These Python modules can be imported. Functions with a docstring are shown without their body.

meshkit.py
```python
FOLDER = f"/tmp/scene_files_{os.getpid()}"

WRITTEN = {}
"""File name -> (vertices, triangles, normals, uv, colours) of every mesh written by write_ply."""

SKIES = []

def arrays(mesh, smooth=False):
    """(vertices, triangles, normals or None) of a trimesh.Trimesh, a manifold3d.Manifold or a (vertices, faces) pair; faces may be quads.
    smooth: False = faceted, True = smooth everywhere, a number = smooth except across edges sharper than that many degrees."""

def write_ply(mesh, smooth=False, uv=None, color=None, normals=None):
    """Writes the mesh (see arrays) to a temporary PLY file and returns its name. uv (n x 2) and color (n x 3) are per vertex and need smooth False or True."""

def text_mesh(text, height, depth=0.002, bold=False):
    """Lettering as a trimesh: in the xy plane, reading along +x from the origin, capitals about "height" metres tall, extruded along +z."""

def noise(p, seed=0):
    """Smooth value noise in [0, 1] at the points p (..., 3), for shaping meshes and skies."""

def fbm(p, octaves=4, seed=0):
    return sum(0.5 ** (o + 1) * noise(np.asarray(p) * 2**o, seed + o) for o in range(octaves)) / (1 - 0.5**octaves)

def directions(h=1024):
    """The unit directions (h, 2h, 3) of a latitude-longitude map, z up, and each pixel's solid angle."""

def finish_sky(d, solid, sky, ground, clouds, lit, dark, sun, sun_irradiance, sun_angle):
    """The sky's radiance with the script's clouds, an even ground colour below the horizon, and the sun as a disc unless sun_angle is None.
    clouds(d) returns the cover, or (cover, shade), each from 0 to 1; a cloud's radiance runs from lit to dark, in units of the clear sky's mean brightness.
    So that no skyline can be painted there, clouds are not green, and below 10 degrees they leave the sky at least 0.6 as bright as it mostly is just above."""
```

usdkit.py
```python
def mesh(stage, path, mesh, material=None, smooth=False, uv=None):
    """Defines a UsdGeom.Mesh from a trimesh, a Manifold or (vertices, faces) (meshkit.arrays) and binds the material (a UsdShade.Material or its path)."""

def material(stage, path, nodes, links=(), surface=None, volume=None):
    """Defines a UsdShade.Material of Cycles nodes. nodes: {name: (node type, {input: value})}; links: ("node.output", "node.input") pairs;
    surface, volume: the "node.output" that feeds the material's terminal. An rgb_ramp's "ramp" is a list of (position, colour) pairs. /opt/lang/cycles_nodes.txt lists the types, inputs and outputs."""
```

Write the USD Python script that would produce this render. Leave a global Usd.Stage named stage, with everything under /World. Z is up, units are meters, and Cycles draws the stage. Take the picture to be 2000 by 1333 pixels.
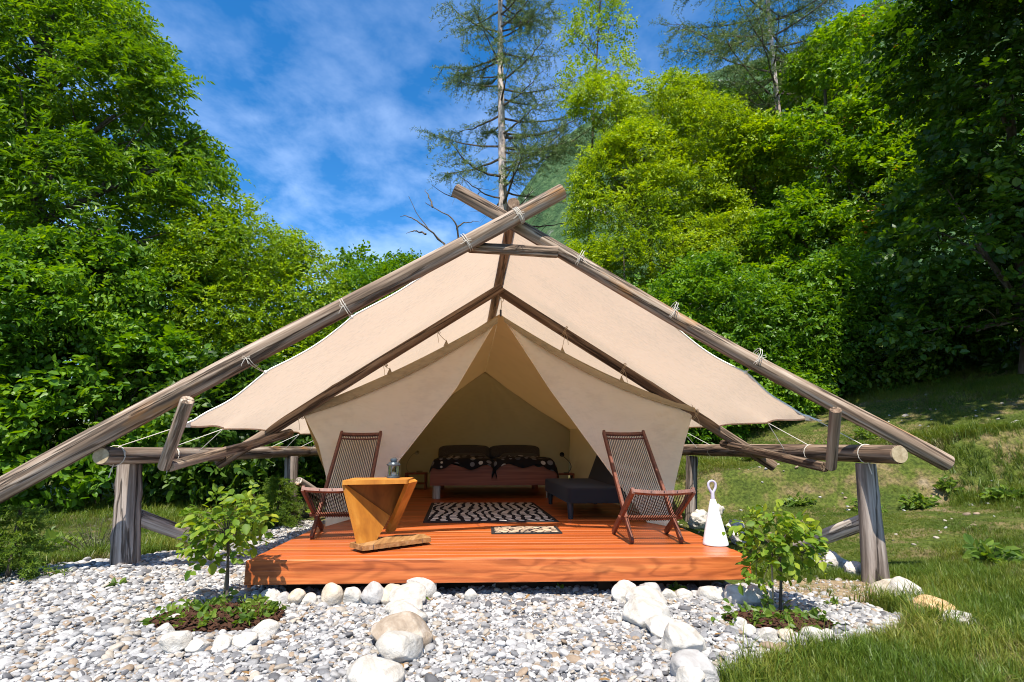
import math, random
import numpy as np, trimesh, usdkit, meshkit
from pxr import Usd, UsdGeom, UsdLux, UsdShade, Sdf, Gf, Vt

stage = Usd.Stage.CreateInMemory()
UsdGeom.SetStageUpAxis(stage, 'Z'); UsdGeom.SetStageMetersPerUnit(stage, 1.0)
UsdGeom.Xform.Define(stage, '/World'); UsdGeom.Scope.Define(stage, '/World/Looks')
T = Sdf.ValueTypeNames
rng = np.random.default_rng(7)

# ---------------------------------------------------------------- camera, sky, sun, exposure
CAM = np.array([0., 0., .75]); FPX = 1100.0
EXPOSURE = 1.0
SUN_EL, SUN_AZ = math.radians(60), math.radians(186)      # azimuth of the direction TOWARDS the sun, atan2(x, y)
SUN_INTENSITY, SKY_STRENGTH = 1.15, 0.15
_d = np.array([950. - 1000, 666.5 - 873, -FPX]); _d /= np.linalg.norm(_d)
_yaw = math.asin(-_d[0]); _pit = math.acos(-_d[2] / math.cos(_yaw))
FWD = np.array([math.sin(_yaw) * math.cos(_pit), math.cos(_yaw) * math.cos(_pit), math.sin(_pit)])
RGT = np.array([math.cos(_yaw), -math.sin(_yaw), 0.]); UPV = np.cross(RGT, FWD)
cam = UsdGeom.Camera.Define(stage, '/World/camera')
M = Gf.Matrix4d(*RGT, 0, *UPV, 0, *(-FWD), 0, *CAM, 1)
cam.AddTransformOp().Set(M)
cam.CreateHorizontalApertureAttr(36.0); cam.CreateVerticalApertureAttr(36.0 * 682 / 1024)
cam.CreateFocalLengthAttr(FPX / 2000 * 36.0); cam.CreateClippingRangeAttr(Gf.Vec2f(.05, 5000)); cam.CreateExposureAttr(EXPOSURE)

SUN = np.array([math.sin(SUN_AZ) * math.cos(SUN_EL), math.cos(SUN_AZ) * math.cos(SUN_EL), math.sin(SUN_EL)])
sun = UsdLux.DistantLight.Define(stage, '/World/sun_light')
sun.CreateIntensityAttr(SUN_INTENSITY); sun.CreateNormalizeAttr(True); sun.CreateAngleAttr(0.5); sun.CreateColorAttr(Gf.Vec3f(1, .94, .84))
_z = SUN; _x = np.cross([0, 0, 1.], _z); _x /= np.linalg.norm(_x); _y = np.cross(_z, _x)
sun.AddTransformOp().Set(Gf.Matrix4d(*_x, 0, *_y, 0, *_z, 0, 0, 0, 0, 1))

dome = UsdLux.DomeLight.Define(stage, '/World/sky')
dome.GetPrim().SetCustomDataByKey('kind', 'structure')
skym = usdkit.material(stage, '/World/Looks/sky_air', {
    'tc': ('texture_coordinate', {}),
    'sky': ('sky_texture', {'sky_type': 'single_scattering', 'sun_disc': False, 'sun_elevation': SUN_EL, 'sun_rotation': SUN_AZ, 'altitude': 600, 'air_density': 1.0, 'aerosol_density': .6, 'ozone_density': 3.0}),
    'hs': ('hsv', {'saturation': 1.36, 'value': .78}),
    'mp': ('mapping', {'scale': (1.0, 1.6, 2.6), 'rotation': (.35, .5, .5)}),
    'n1': ('noise_texture', {'scale': 1.5, 'detail': 8, 'roughness': .52, 'distortion': .25}),
    'mp2': ('mapping', {'scale': (3.0, 1.0, 5.0), 'rotation': (.2, .75, .9)}),
    'n2': ('noise_texture', {'scale': 3.2, 'detail': 8, 'roughness': .58, 'distortion': .15}),
    'sp': ('separate_xyz', {}),
    'lo': ('map_range', {'from_min': .75, 'from_max': .15, 'to_min': .10, 'to_max': .95, 'clamp': True}),
    'mu': ('math', {'math_type': 'multiply'}),
    'r': ('rgb_ramp', {'ramp': [(0, (0, 0, 0)), (.17, (0, 0, 0)), (.42, (.8, .8, .8)), (1, (.95, .95, .95))]}),
    'm3': ('math', {'math_type': 'multiply'}),
    'mix': ('mix', {'color2': (4.1, 5.0, 6.7)}),
    'bg': ('background_shader', {'strength': SKY_STRENGTH})},
    [('tc.generated', 'mp.vector'), ('mp.vector', 'n1.vector'), ('tc.generated', 'mp2.vector'), ('mp2.vector', 'n2.vector'), ('n1.fac', 'mu.value1'), ('n2.fac', 'mu.value2'),
     ('mu.value', 'r.fac'), ('tc.generated', 'sp.vector'), ('sp.z', 'lo.value'), ('r.color', 'm3.value1'), ('lo.result', 'm3.value2'), ('m3.value', 'mix.fac'),
     ('sky.color', 'hs.color'), ('hs.color', 'mix.color1'), ('mix.color', 'bg.color')], surface='bg.background')
UsdShade.MaterialBindingAPI.Apply(dome.GetPrim()).Bind(skym)

# ---------------------------------------------------------------- helpers
def at(px, py, Y):
    """The point of the vertical plane at distance Y that the photograph shows at pixel (px, py)."""
    d = RGT * (px - 1000) + UPV * (666.5 - py) + FWD * FPX
    return CAM + d * (Y / d[1])
def onz(px, py, z):
    d = RGT * (px - 1000) + UPV * (666.5 - py) + FWD * FPX
    return CAM + d * ((z - CAM[2]) / d[2])

_names = {}
def path_for(name, parent='/World'):
    k = parent + '/' + name; n = _names.get(k, 0); _names[k] = n + 1
    return k if n == 0 else f'{k}_{n:03d}'
def tag(prim, label=None, cat=None, group=None, kind=None):
    p = prim.GetPrim() if hasattr(prim, 'GetPrim') else prim
    for k, v in (('label', label), ('category', cat), ('group', group), ('kind', kind)):
        if v: p.SetCustomDataByKey(k, v)
    return p
def ppath(parent):
    return '/World' if parent is None else str((parent.GetPrim() if hasattr(parent, 'GetPrim') else parent).GetPath())
def mat4(loc=(0, 0, 0), rz=0., R=None):
    m = np.eye(4)
    if R is not None: m[:3, :3] = R
    else: m[:2, :2] = [[math.cos(rz), -math.sin(rz)], [math.sin(rz), math.cos(rz)]]
    m[:3, 3] = loc
    return m
def gf(m): return Gf.Matrix4d(*np.asarray(m, float).T.ravel())
def thing(name, label, cat, loc=(0, 0, 0), rz=0., group=None, kind=None):
    x = UsdGeom.Xform.Define(stage, path_for(name))
    x.AddTransformOp().Set(gf(mat4(loc, rz)))
    return tag(x, label, cat, group, kind)
_tr = np.random.default_rng(99)
def tone(m, per):
    """A number from 0 to 1 for each leaf (per corners) of a mesh, which its material turns into a shade of green."""
    n = len(m.GetPointsAttr().Get()); v = np.repeat(_tr.random(n // per + 1), per)[:n]
    UsdGeom.PrimvarsAPI(m).CreatePrimvar('tone', T.FloatArray, 'vertex').Set(Vt.FloatArray.FromNumpy(v.astype(np.float32)))
def put(name, mesh, material, parent=None, smooth=False, label=None, xf=None, cat=None, group=None, kind=None, uv=None, per=0):
    m = usdkit.mesh(stage, path_for(name, ppath(parent)), mesh, MAT[material] if isinstance(material, str) else material, smooth=smooth, uv=uv)
    if xf is not None: m.AddTransformOp().Set(gf(xf))
    if per: tone(m, per)
    return tag(m, label, cat, group, kind)
def ref(src, name, label=None, loc=(0, 0, 0), rz=0., group=None, parent=None, xf=None, cat=None):
    """Another of the same: an instance of SRC under its own name."""
    x = UsdGeom.Xform.Define(stage, path_for(name, ppath(parent)))
    x.GetPrim().GetReferences().AddInternalReference(src.GetPath())
    UsdGeom.Xformable(x).ClearXformOpOrder()
    x.AddTransformOp(opSuffix='placed').Set(gf(mat4(loc, rz) if xf is None else xf))
    x.GetPrim().SetInstanceable(True)
    was = src.GetCustomData()
    return tag(x, label, cat or was.get('category'), group or was.get('group'))
def cat_(ms): return trimesh.util.concatenate(ms)
def box(sx, sy, sz, c=(0, 0, 0), ch=.0):
    """A box; ch > 0 chamfers all edges."""
    if ch <= 0:
        b = trimesh.creation.box((sx, sy, sz)); b.apply_translation(c); return b
    P = []
    for a in (-1, 1):
        for b in (-1, 1):
            for d in (-1, 1):
                h = np.array([sx / 2 * a, sy / 2 * b, sz / 2 * d])
                for k in range(3):
                    q = h - np.array([a, b, d]) * ch; q[k] = h[k]; P.append(q)
    b = trimesh.PointCloud(P).convex_hull; b.apply_translation(c); return b
def frame_z(d):
    z = np.asarray(d, float); z = z / np.linalg.norm(z)
    x = np.cross([0, 1., 0] if abs(z[1]) < .9 else [1., 0, 0], z); x /= np.linalg.norm(x)
    return np.stack([x, np.cross(z, x), z], 1)
def beam(p0, p1, w, t, up=(0, 0, 1), ch=.003):
    """A straight board from p0 to p1, w wide across and t thick along up."""
    p0, p1 = np.asarray(p0, float), np.asarray(p1, float)
    z = p1 - p0; L = np.linalg.norm(z); z /= L
    x = np.cross(up, z); x /= np.linalg.norm(x); y = np.cross(z, x)
    b = box(w, t, L, ch=ch); m = np.eye(4); m[:3, :3] = np.stack([x, y, z], 1); m[:3, 3] = (p0 + p1) / 2
    b.apply_transform(m); return b
def tube(points, radii, sides=8, caps=True):
    p = np.asarray(points, float); n = len(p); radii = np.broadcast_to(radii, (n,))
    t = np.gradient(p, axis=0); t /= np.linalg.norm(t, axis=1, keepdims=True) + 1e-12
    a = np.zeros_like(t); ref_ = np.array([0, 0, 1.]) if abs(t[0, 2]) < .9 else np.array([1., 0, 0])
    for i in range(n):
        a[i] = ref_ - t[i] * (ref_ @ t[i]); a[i] /= np.linalg.norm(a[i]); ref_ = a[i]
    b = np.cross(t, a); ang = np.arange(sides) * 2 * np.pi / sides
    v = p[:, None] + radii[:, None, None] * (np.cos(ang)[None, :, None] * a[:, None] + np.sin(ang)[None, :, None] * b[:, None])
    i, j = np.meshgrid(np.arange(n - 1), np.arange(sides), indexing='ij')
    q = np.stack([i * sides + j, i * sides + (j + 1) % sides, (i + 1) * sides + (j + 1) % sides, (i + 1) * sides + j], -1).reshape(-1, 4)
    f = np.vstack([q[:, [0, 1, 2]], q[:, [0, 2, 3]]]); v = v.reshape(-1, 3)
    if caps:
        v = np.vstack([v, p[0], p[-1]]); k = np.arange(sides); c0, c1 = len(v) - 2, len(v) - 1; e = (n - 1) * sides
        f = np.vstack([f, np.stack([np.full(sides, c0), (k + 1) % sides, k], 1), np.stack([np.full(sides, c1), e + k, e + (k + 1) % sides], 1)])
    return trimesh.Trimesh(v, f, process=False)
def bez(a, b, c, n=8):
    t = np.linspace(0, 1, n)[:, None]; return (1 - t) ** 2 * np.asarray(a) + 2 * t * (1 - t) * np.asarray(b) + t ** 2 * np.asarray(c)
def sag(a, b, s, n=8):
    a, b = np.asarray(a, float), np.asarray(b, float); t = np.linspace(0, 1, n)[:, None]
    q = a + (b - a) * t; q[:, 2] -= (4 * s * t * (1 - t))[:, 0]; return q
def lathe(prof, sides=24):
    return trimesh.creation.revolve(np.asarray(prof, float), sections=sides)
def grid_faces(nu, nv):
    i, j = np.meshgrid(np.arange(nu - 1), np.arange(nv - 1), indexing='ij')
    return np.stack([i * nv + j, (i + 1) * nv + j, (i + 1) * nv + j + 1, i * nv + j + 1], -1).reshape(-1, 4)
def sheet(P):
    """P (nu, nv, 3) as a mesh."""
    nu, nv = P.shape[:2]; q = grid_faces(nu, nv)
    return trimesh.Trimesh(P.reshape(-1, 3), np.vstack([q[:, [0, 1, 2]], q[:, [0, 2, 3]]]), process=False)
def slab(poly, t, n=None):
    """A flat polygon (k,3) as a board of thickness t going away along -n."""
    P = np.asarray(poly, float)
    if n is None: n = np.cross(P[1] - P[0], P[2] - P[0])
    n = n / np.linalg.norm(n); k = len(P); Q = P - n * t
    cen = [P.mean(0), Q.mean(0)]; v = np.vstack([P, Q, cen]); f = []
    for i in range(k):
        j = (i + 1) % k; f += [[2 * k, i, j], [2 * k + 1, k + j, k + i], [i, k + i, j], [j, k + i, k + j]]
    m = trimesh.Trimesh(v, f, process=False); m.fix_normals(); return m

# ---------------------------------------------------------------- materials
MAT = {}
def simple(name, color, rough=.6, spec=.4, metal=0., noise=None, bump=None, extra=None):
    nodes = {'p': ('principled_bsdf', {'base_color': color, 'roughness': rough, 'specular_ior_level': spec, 'metallic': metal, **(extra or {})})}; links = []
    if noise:
        sc, c2, det = noise
        nodes |= {'tc': ('texture_coordinate', {}), 'n': ('noise_texture', {'scale': sc, 'detail': det}), 'r': ('rgb_ramp', {'ramp': [(.3, color), (.7, c2)]})}
        links += [('tc.object', 'n.vector'), ('n.fac', 'r.fac'), ('r.color', 'p.base_color')]
    if bump:
        sc, st, dist = bump
        nodes |= {'tc': ('texture_coordinate', {}), 'bn': ('noise_texture', {'scale': sc, 'detail': 6, 'roughness': .65}), 'b': ('bump', {'strength': st, 'distance': dist})}
        links += [('tc.object', 'bn.vector'), ('bn.fac', 'b.height'), ('b.normal', 'p.normal')]
    MAT[name] = usdkit.material(stage, '/World/Looks/' + name, nodes, links, surface='p.BSDF')
def wood(name, dark, mid, light, patch=None, patch_at=(.6, .68), stretch=(22, 22, .8), rough=.75, spec=.25, bumpd=.006, vary=.35, axis=2, crack=0, knots=False, span=(.25, .5, .75)):
    st = list(stretch)
    if axis == 0: st = [stretch[2], stretch[0], stretch[1]]
    nodes = {'tc': ('texture_coordinate', {}), 'oi': ('object_info', {}),
        'off': ('vector_math', {'math_type': 'scale'}), 'add': ('vector_math', {'math_type': 'add'}),
        'mp': ('mapping', {'scale': st}), 'n': ('noise_texture', {'scale': 1.0, 'detail': 7, 'roughness': .62, 'distortion': .35}),
        'r': ('rgb_ramp', {'ramp': [(span[0], dark), (span[1], mid), (span[2], light)]}),
        'mpb': ('mapping', {'scale': [s * .18 if i != axis else s * 1.4 for i, s in enumerate(st)]}), 'nb': ('noise_texture', {'scale': 1.0, 'detail': 4}),
        'hv': ('hsv', {}), 'mr': ('map_range', {'to_min': 1 - vary, 'to_max': 1 + vary}),
        'b': ('bump', {'strength': .9, 'distance': bumpd}), 'p': ('principled_bsdf', {'roughness': rough, 'specular_ior_level': spec})}
    links = [('oi.random', 'off.scale'), ('off.vector', 'add.vector2'), ('tc.object', 'add.vector1'), ('add.vector', 'mp.vector'), ('mp.vector', 'n.vector'), ('n.fac', 'r.fac'),
        ('add.vector', 'mpb.vector'), ('mpb.vector', 'nb.vector'), ('oi.random', 'mr.value'), ('mr.result', 'hv.value'), ('n.fac', 'b.height'), ('b.normal', 'p.normal'), ('hv.color', 'p.base_color')]
    nodes['off'][1]['vector1'] = (13., 7., 5.)
    if crack:
        nodes |= {'mpc': ('mapping', {'scale': [crack, crack, .45]}), 'nc': ('noise_texture', {'scale': 1.0, 'detail': 5, 'roughness': .55, 'distortion': .2}), 'rc': ('rgb_ramp', {'ramp': [(.468, (1, 1, 1)), (.492, (.22, .2, .18)), (.508, (.22, .2, .18)), (.53, (1, 1, 1))]}), 'mc': ('mix', {'mix_type': 'multiply', 'fac': .85}), 'bc': ('math', {'math_type': 'multiply_add', 'value2': .5})}
        links = [l for l in links if l[0] not in ('r.color', 'n.fac') or l[1] == 'r.fac'] + [('add.vector', 'mpc.vector'), ('mpc.vector', 'nc.vector'), ('nc.fac', 'rc.fac'), ('rc.color', 'mc.color2'), ('n.fac', 'bc.value1'), ('rc.color', 'bc.value3'), ('bc.value', 'b.height')]
        out = 'mc.color'
        if patch:
            nodes |= {'pr': ('rgb_ramp', {'ramp': [(patch_at[0], (0, 0, 0)), (patch_at[1], (1, 1, 1))]}), 'pm': ('mix', {'color2': patch})}
            links += [('nb.fac', 'pr.fac'), ('pr.color', 'pm.fac'), ('r.color', 'pm.color1'), ('pm.color', 'mc.color1'), ('mc.color', 'hv.color')]
        else: links += [('r.color', 'mc.color1'), ('mc.color', 'hv.color')]
    elif knots:
        nodes |= {'mk': ('mapping', {'scale': (2.3, 5.5, 5.5)}), 'nk': ('noise_texture', {'scale': 3.0, 'detail': 2}), 'vk': ('voronoi_texture', {'scale': 1.0, 'randomness': 1.0}), 'rk': ('rgb_ramp', {'ramp': [(0, (.16, .10, .08)), (.05, (.3, .2, .15)), (.085, (.75, .68, .6)), (.16, (1, 1, 1))]}), 'mc': ('mix', {'mix_type': 'multiply', 'fac': .9}), 'pr': ('rgb_ramp', {'ramp': [(patch_at[0], (0, 0, 0)), (patch_at[1], (1, 1, 1))]}), 'pm': ('mix', {'color2': patch}),
            'sd': ('math', {'math_type': 'multiply_add', 'value2': 9.0}), 'sn': ('math', {'math_type': 'sine'}), 'sr': ('rgb_ramp', {'ramp': [(0, (.68, .62, .55)), (.45, (1, 1, 1)), (1, (1.1, 1.1, 1.1))]}), 'mr2': ('map_range', {'from_min': -1, 'from_max': 1}), 'ms': ('mix', {'mix_type': 'multiply', 'fac': .8}), 'mw': ('mapping', {'scale': (1.3, 6, 6)}), 'nw': ('noise_texture', {'scale': 1.0, 'detail': 2, 'distortion': .6}), 's40': ('math', {'math_type': 'multiply', 'value2': 46.})}
        links += [('tc.object', 'mk.vector'), ('mk.vector', 'vk.vector'), ('vk.distance', 'rk.fac'), ('rk.color', 'mc.color2'), ('nb.fac', 'pr.fac'), ('pr.color', 'pm.fac'), ('r.color', 'pm.color1'), ('tc.object', 'mw.vector'), ('mw.vector', 'nw.vector'), ('nw.fac', 's40.value1'), ('s40.value', 'sn.value1'), ('sn.value', 'mr2.value'), ('mr2.result', 'sr.fac'), ('sr.color', 'ms.color2'), ('pm.color', 'ms.color1'), ('ms.color', 'mc.color1'), ('mc.color', 'hv.color')]
        del nodes['sd'], nodes['nk']
    elif patch:
        nodes |= {'pr': ('rgb_ramp', {'ramp': [(patch_at[0], (0, 0, 0)), (patch_at[1], (1, 1, 1))]}), 'pm': ('mix', {'color2': patch})}
        links += [('nb.fac', 'pr.fac'), ('pr.color', 'pm.fac'), ('r.color', 'pm.color1'), ('pm.color', 'hv.color')]
    else: links += [('r.color', 'hv.color')]
    MAT[name] = usdkit.material(stage, '/World/Looks/' + name, nodes, links, surface='p.BSDF')
def leafmat(name, c0, c1, c2, trans=.42, rough=.45, spec=.35, sc=.55, warm=None):
    nodes = {'at': ('attribute', {'attribute': 'tone'}), 'g': ('geometry', {}), 'r': ('rgb_ramp', {'ramp': [(0, c0), (.5, c1), (.93, c2), (1, warm or c2)]}),
        'n': ('noise_texture', {'scale': sc, 'detail': 3}), 'ad': ('math', {'math_type': 'multiply_add', 'value2': .7}), 'su': ('map_range', {'from_min': .3, 'from_max': .75, 'to_min': -.15, 'to_max': .42}),
        'p': ('principled_bsdf', {'roughness': rough, 'specular_ior_level': spec}), 't': ('translucent_bsdf', {}),
        'hv': ('hsv', {'hue': .485, 'saturation': 1.1, 'value': 1.5}), 'mx': ('mix_closure', {'fac': trans})}
    MAT[name] = usdkit.material(stage, '/World/Looks/' + name, nodes, [('g.position', 'n.vector'), ('n.fac', 'su.value'), ('at.fac', 'ad.value1'), ('su.result', 'ad.value3'), ('ad.value', 'r.fac'),
        ('r.color', 'p.base_color'), ('r.color', 'hv.color'), ('hv.color', 't.color'), ('p.BSDF', 'mx.closure1'), ('t.BSDF', 'mx.closure2')], surface='mx.closure')
def canvas(name, c, trans, tc, dirt=.12, fold=.0):
    nodes = {'g': ('geometry', {}), 'n': ('noise_texture', {'scale': 1.7, 'detail': 6, 'roughness': .6}), 'mp': ('mapping', {'scale': (5, 14, 14), 'rotation': (.3, .5, .4)}), 'n2': ('noise_texture', {'scale': 2.0, 'detail': 5, 'roughness': .7}),
        'mm': ('math', {'math_type': 'multiply'}),
        'r': ('rgb_ramp', {'ramp': [(.12, tuple(x * (1 - dirt * 2.2) for x in c)), (.25, tuple(x * (1 - dirt * .5) for x in c)), (.45, c)]}),
        'wv': ('noise_texture', {'scale': 900, 'detail': 1}), 'b': ('bump', {'strength': .25, 'distance': .001}),
        'n4': ('noise_texture', {'scale': 3.2, 'detail': 5, 'roughness': .55, 'distortion': .8}), 'b2': ('bump', {'strength': .6, 'distance': .035}),
        'd': ('diffuse_bsdf', {'roughness': .6}), 't': ('translucent_bsdf', {'color': tc}), 'mx': ('mix_closure', {'fac': trans})}
    MAT[name] = usdkit.material(stage, '/World/Looks/' + name, nodes, [('g.position', 'n.vector'), ('g.position', 'mp.vector'), ('mp.vector', 'n2.vector'), ('n.fac', 'mm.value1'), ('n2.fac', 'mm.value2'), ('mm.value', 'r.fac'), ('g.position', 'wv.vector'),
        ('g.position', 'n4.vector'), ('n4.fac', 'b2.height'), ('b2.normal', 'b.normal'), ('wv.fac', 'b.height'), ('b.normal', 'd.normal'), ('r.color', 'd.color'), ('d.BSDF', 'mx.closure1'), ('t.BSDF', 'mx.closure2')], surface='mx.closure')

wood('log_wood', (.085, .056, .038), (.26, .185, .13), (.46, .37, .29), patch=(.36, .17, .055), patch_at=(.60, .70), stretch=(26, 26, 1.0), rough=.8, bumpd=.012, vary=.2, crack=9., span=(.34, .5, .64))
wood('pale_log_wood', (.18, .14, .11), (.46, .39, .33), (.62, .55, .48), patch=(.40, .24, .11), patch_at=(.64, .74), stretch=(26, 26, 1.0), rough=.8, bumpd=.010, vary=.12, crack=9., span=(.34, .5, .64))
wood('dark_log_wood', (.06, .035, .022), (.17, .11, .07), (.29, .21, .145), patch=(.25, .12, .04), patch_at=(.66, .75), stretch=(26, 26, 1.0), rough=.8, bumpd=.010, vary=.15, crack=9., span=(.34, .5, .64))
wood('post_wood', (.085, .064, .05), (.22, .175, .145), (.40, .34, .295), patch=(.24, .15, .08), patch_at=(.68, .78), stretch=(20, 20, 1.2), rough=.85, bumpd=.016, vary=.15, crack=9., span=(.34, .5, .64))
wood('deck_wood', (.18, .030, .007), (.37, .078, .014), (.52, .145, .032), patch=(.50, .19, .055), patch_at=(.60, .85), stretch=(34, 16, .6), rough=.40, spec=.4, bumpd=.002, vary=.22, axis=0)
wood('fascia_wood', (.22, .042, .010), (.44, .11, .026), (.60, .20, .055), patch=(.12, .03, .01), patch_at=(.70, .80), stretch=(30, 26, 1.1), rough=.42, spec=.45, bumpd=.003, vary=.03, axis=0, knots=True)
wood('chair_wood', (.055, .014, .008), (.125, .036, .018), (.20, .065, .035), stretch=(40, 40, 2.5), rough=.5, spec=.4, bumpd=.002, vary=.05)
wood('table_wood', (.26, .085, .010), (.42, .16, .018), (.55, .25, .04), patch=(.16, .06, .012), patch_at=(.62, .75), stretch=(9, 9, 3.), rough=.55, spec=.35, bumpd=.002, vary=.03)
wood('shaded_table_wood', (.09, .032, .006), (.17, .065, .012), (.24, .10, .02), stretch=(9, 9, 3.), rough=.6, spec=.3, bumpd=.002, vary=.03)  # table wood darkened: shade under the top put into the colour
wood('plank_wood', (.13, .06, .02), (.30, .15, .05), (.42, .26, .12), patch=(.09, .06, .045), patch_at=(.6, .7), stretch=(2.5, 30, 30), rough=.7, bumpd=.004, vary=.03, axis=0)
wood('bed_wood', (.13, .036, .018), (.25, .075, .036), (.33, .12, .06), stretch=(30, 30, 1.), rough=.55, bumpd=.002, vary=.05, axis=0)
wood('bark', (.03, .022, .015), (.09, .07, .05), (.17, .14, .11), stretch=(16, 16, 4), rough=.9, bumpd=.02, vary=.1)
wood('larch_bark', (.17, .13, .105), (.42, .34, .29), (.66, .57, .50), stretch=(9, 9, 5), rough=.9, bumpd=.02, vary=.05)
canvas('fly_canvas', (.74, .63, .52), .41, (.84, .65, .49), dirt=.26)
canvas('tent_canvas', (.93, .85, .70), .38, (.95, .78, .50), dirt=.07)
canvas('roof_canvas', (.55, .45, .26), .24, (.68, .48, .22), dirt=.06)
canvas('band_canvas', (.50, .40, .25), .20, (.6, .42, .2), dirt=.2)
simple('hem_canvas', (.85, .82, .76), .9, .1)
simple('rope', (.60, .55, .47), .9, .1)
simple('jute_rope', (.38, .29, .18), .9, .1)
simple('white_plastic', (.82, .82, .82), .35, .4)
simple('mauve_plastic', (.42, .38, .46), .4, .4)
simple('cord_black', (.018, .015, .014), .55, .3)
simple('steel_grey', (.10, .12, .135), .38, .5, metal=.6, noise=(30, (.05, .06, .07), 3))
simple('candle', (.8, .76, .66), .5, .3)
simple('charcoal_fabric', (.015, .014, .017), .85, .25, bump=(180, .4, .004), extra={'sheen_weight': .04})
simple('leg_dark', (.02, .02, .026), .4, .4)
simple('pillow_fabric', (.045, .038, .034), .9, .1, noise=(90, (.085, .074, .062), 2))
simple('sheet_fabric', (.07, .07, .065), .9, .1)
simple('lamp_black', (.012, .012, .012), .3, .5)
simple('lamp_brass', (.30, .25, .12), .4, .5)
simple('rubber_black', (.02, .018, .018), .8, .2)
simple('stone_limestone', (.62, .58, .52), .9, .15, noise=(6, (.36, .32, .27), 6), bump=(14, 1.0, .03))
def stone_mat(name, a, b, c):
    MAT[name] = usdkit.material(stage, '/World/Looks/' + name, {'tc': ('texture_coordinate', {}), 'n': ('noise_texture', {'scale': 7., 'detail': 8, 'roughness': .65, 'distortion': .6}), 'n2': ('noise_texture', {'scale': 38., 'detail': 7, 'roughness': .7}),
        'r': ('rgb_ramp', {'ramp': [(.3, a), (.5, b), (.68, c)]}), 'b': ('bump', {'strength': .9, 'distance': .012}), 'p': ('principled_bsdf', {'roughness': .8, 'specular_ior_level': .25})},
        [('tc.object', 'n.vector'), ('tc.object', 'n2.vector'), ('n.fac', 'r.fac'), ('r.color', 'p.base_color'), ('n2.fac', 'b.height'), ('b.normal', 'p.normal')], surface='p.BSDF')
stone_mat('boulder_white', (.30, .26, .21), (.46, .43, .38), (.56, .54, .50))
stone_mat('boulder_brown', (.22, .16, .11), (.34, .27, .20), (.48, .42, .36))
stone_mat('boulder_grey', (.26, .24, .22), (.38, .36, .34), (.52, .50, .47))
stone_mat('boulder_tan', (.42, .24, .10), (.55, .36, .18), (.62, .50, .36))
stone_mat('boulder_sand', (.34, .27, .20), (.47, .40, .31), (.56, .51, .44))
for k, c in enumerate([(0.396, 0.383, 0.370), (0.284, 0.275, 0.268), (0.185, 0.181, 0.182), (0.344, 0.297, 0.241), (0.482, 0.469, 0.447), (0.112, 0.109, 0.112), (0.258, 0.189, 0.129)]):
    MAT[f'pebble_{k}'] = usdkit.material(stage, f'/World/Looks/pebble_{k}', {'oi': ('object_info', {}), 'mr': ('map_range', {'to_min': .75, 'to_max': 1.15}), 'hv': ('hsv', {'color': c}), 'p': ('principled_bsdf', {'roughness': .7, 'specular_ior_level': .3}),
        'tc': ('texture_coordinate', {}), 'n': ('noise_texture', {'scale': 3., 'detail': 4}), 'rr': ('rgb_ramp', {'ramp': [(.35, tuple(x * .8 for x in c)), (.6, c)]})},
        [('oi.random', 'mr.value'), ('mr.result', 'hv.value'), ('tc.object', 'n.vector'), ('n.fac', 'rr.fac'), ('rr.color', 'hv.color'), ('hv.color', 'p.base_color')], surface='p.BSDF')
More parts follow.
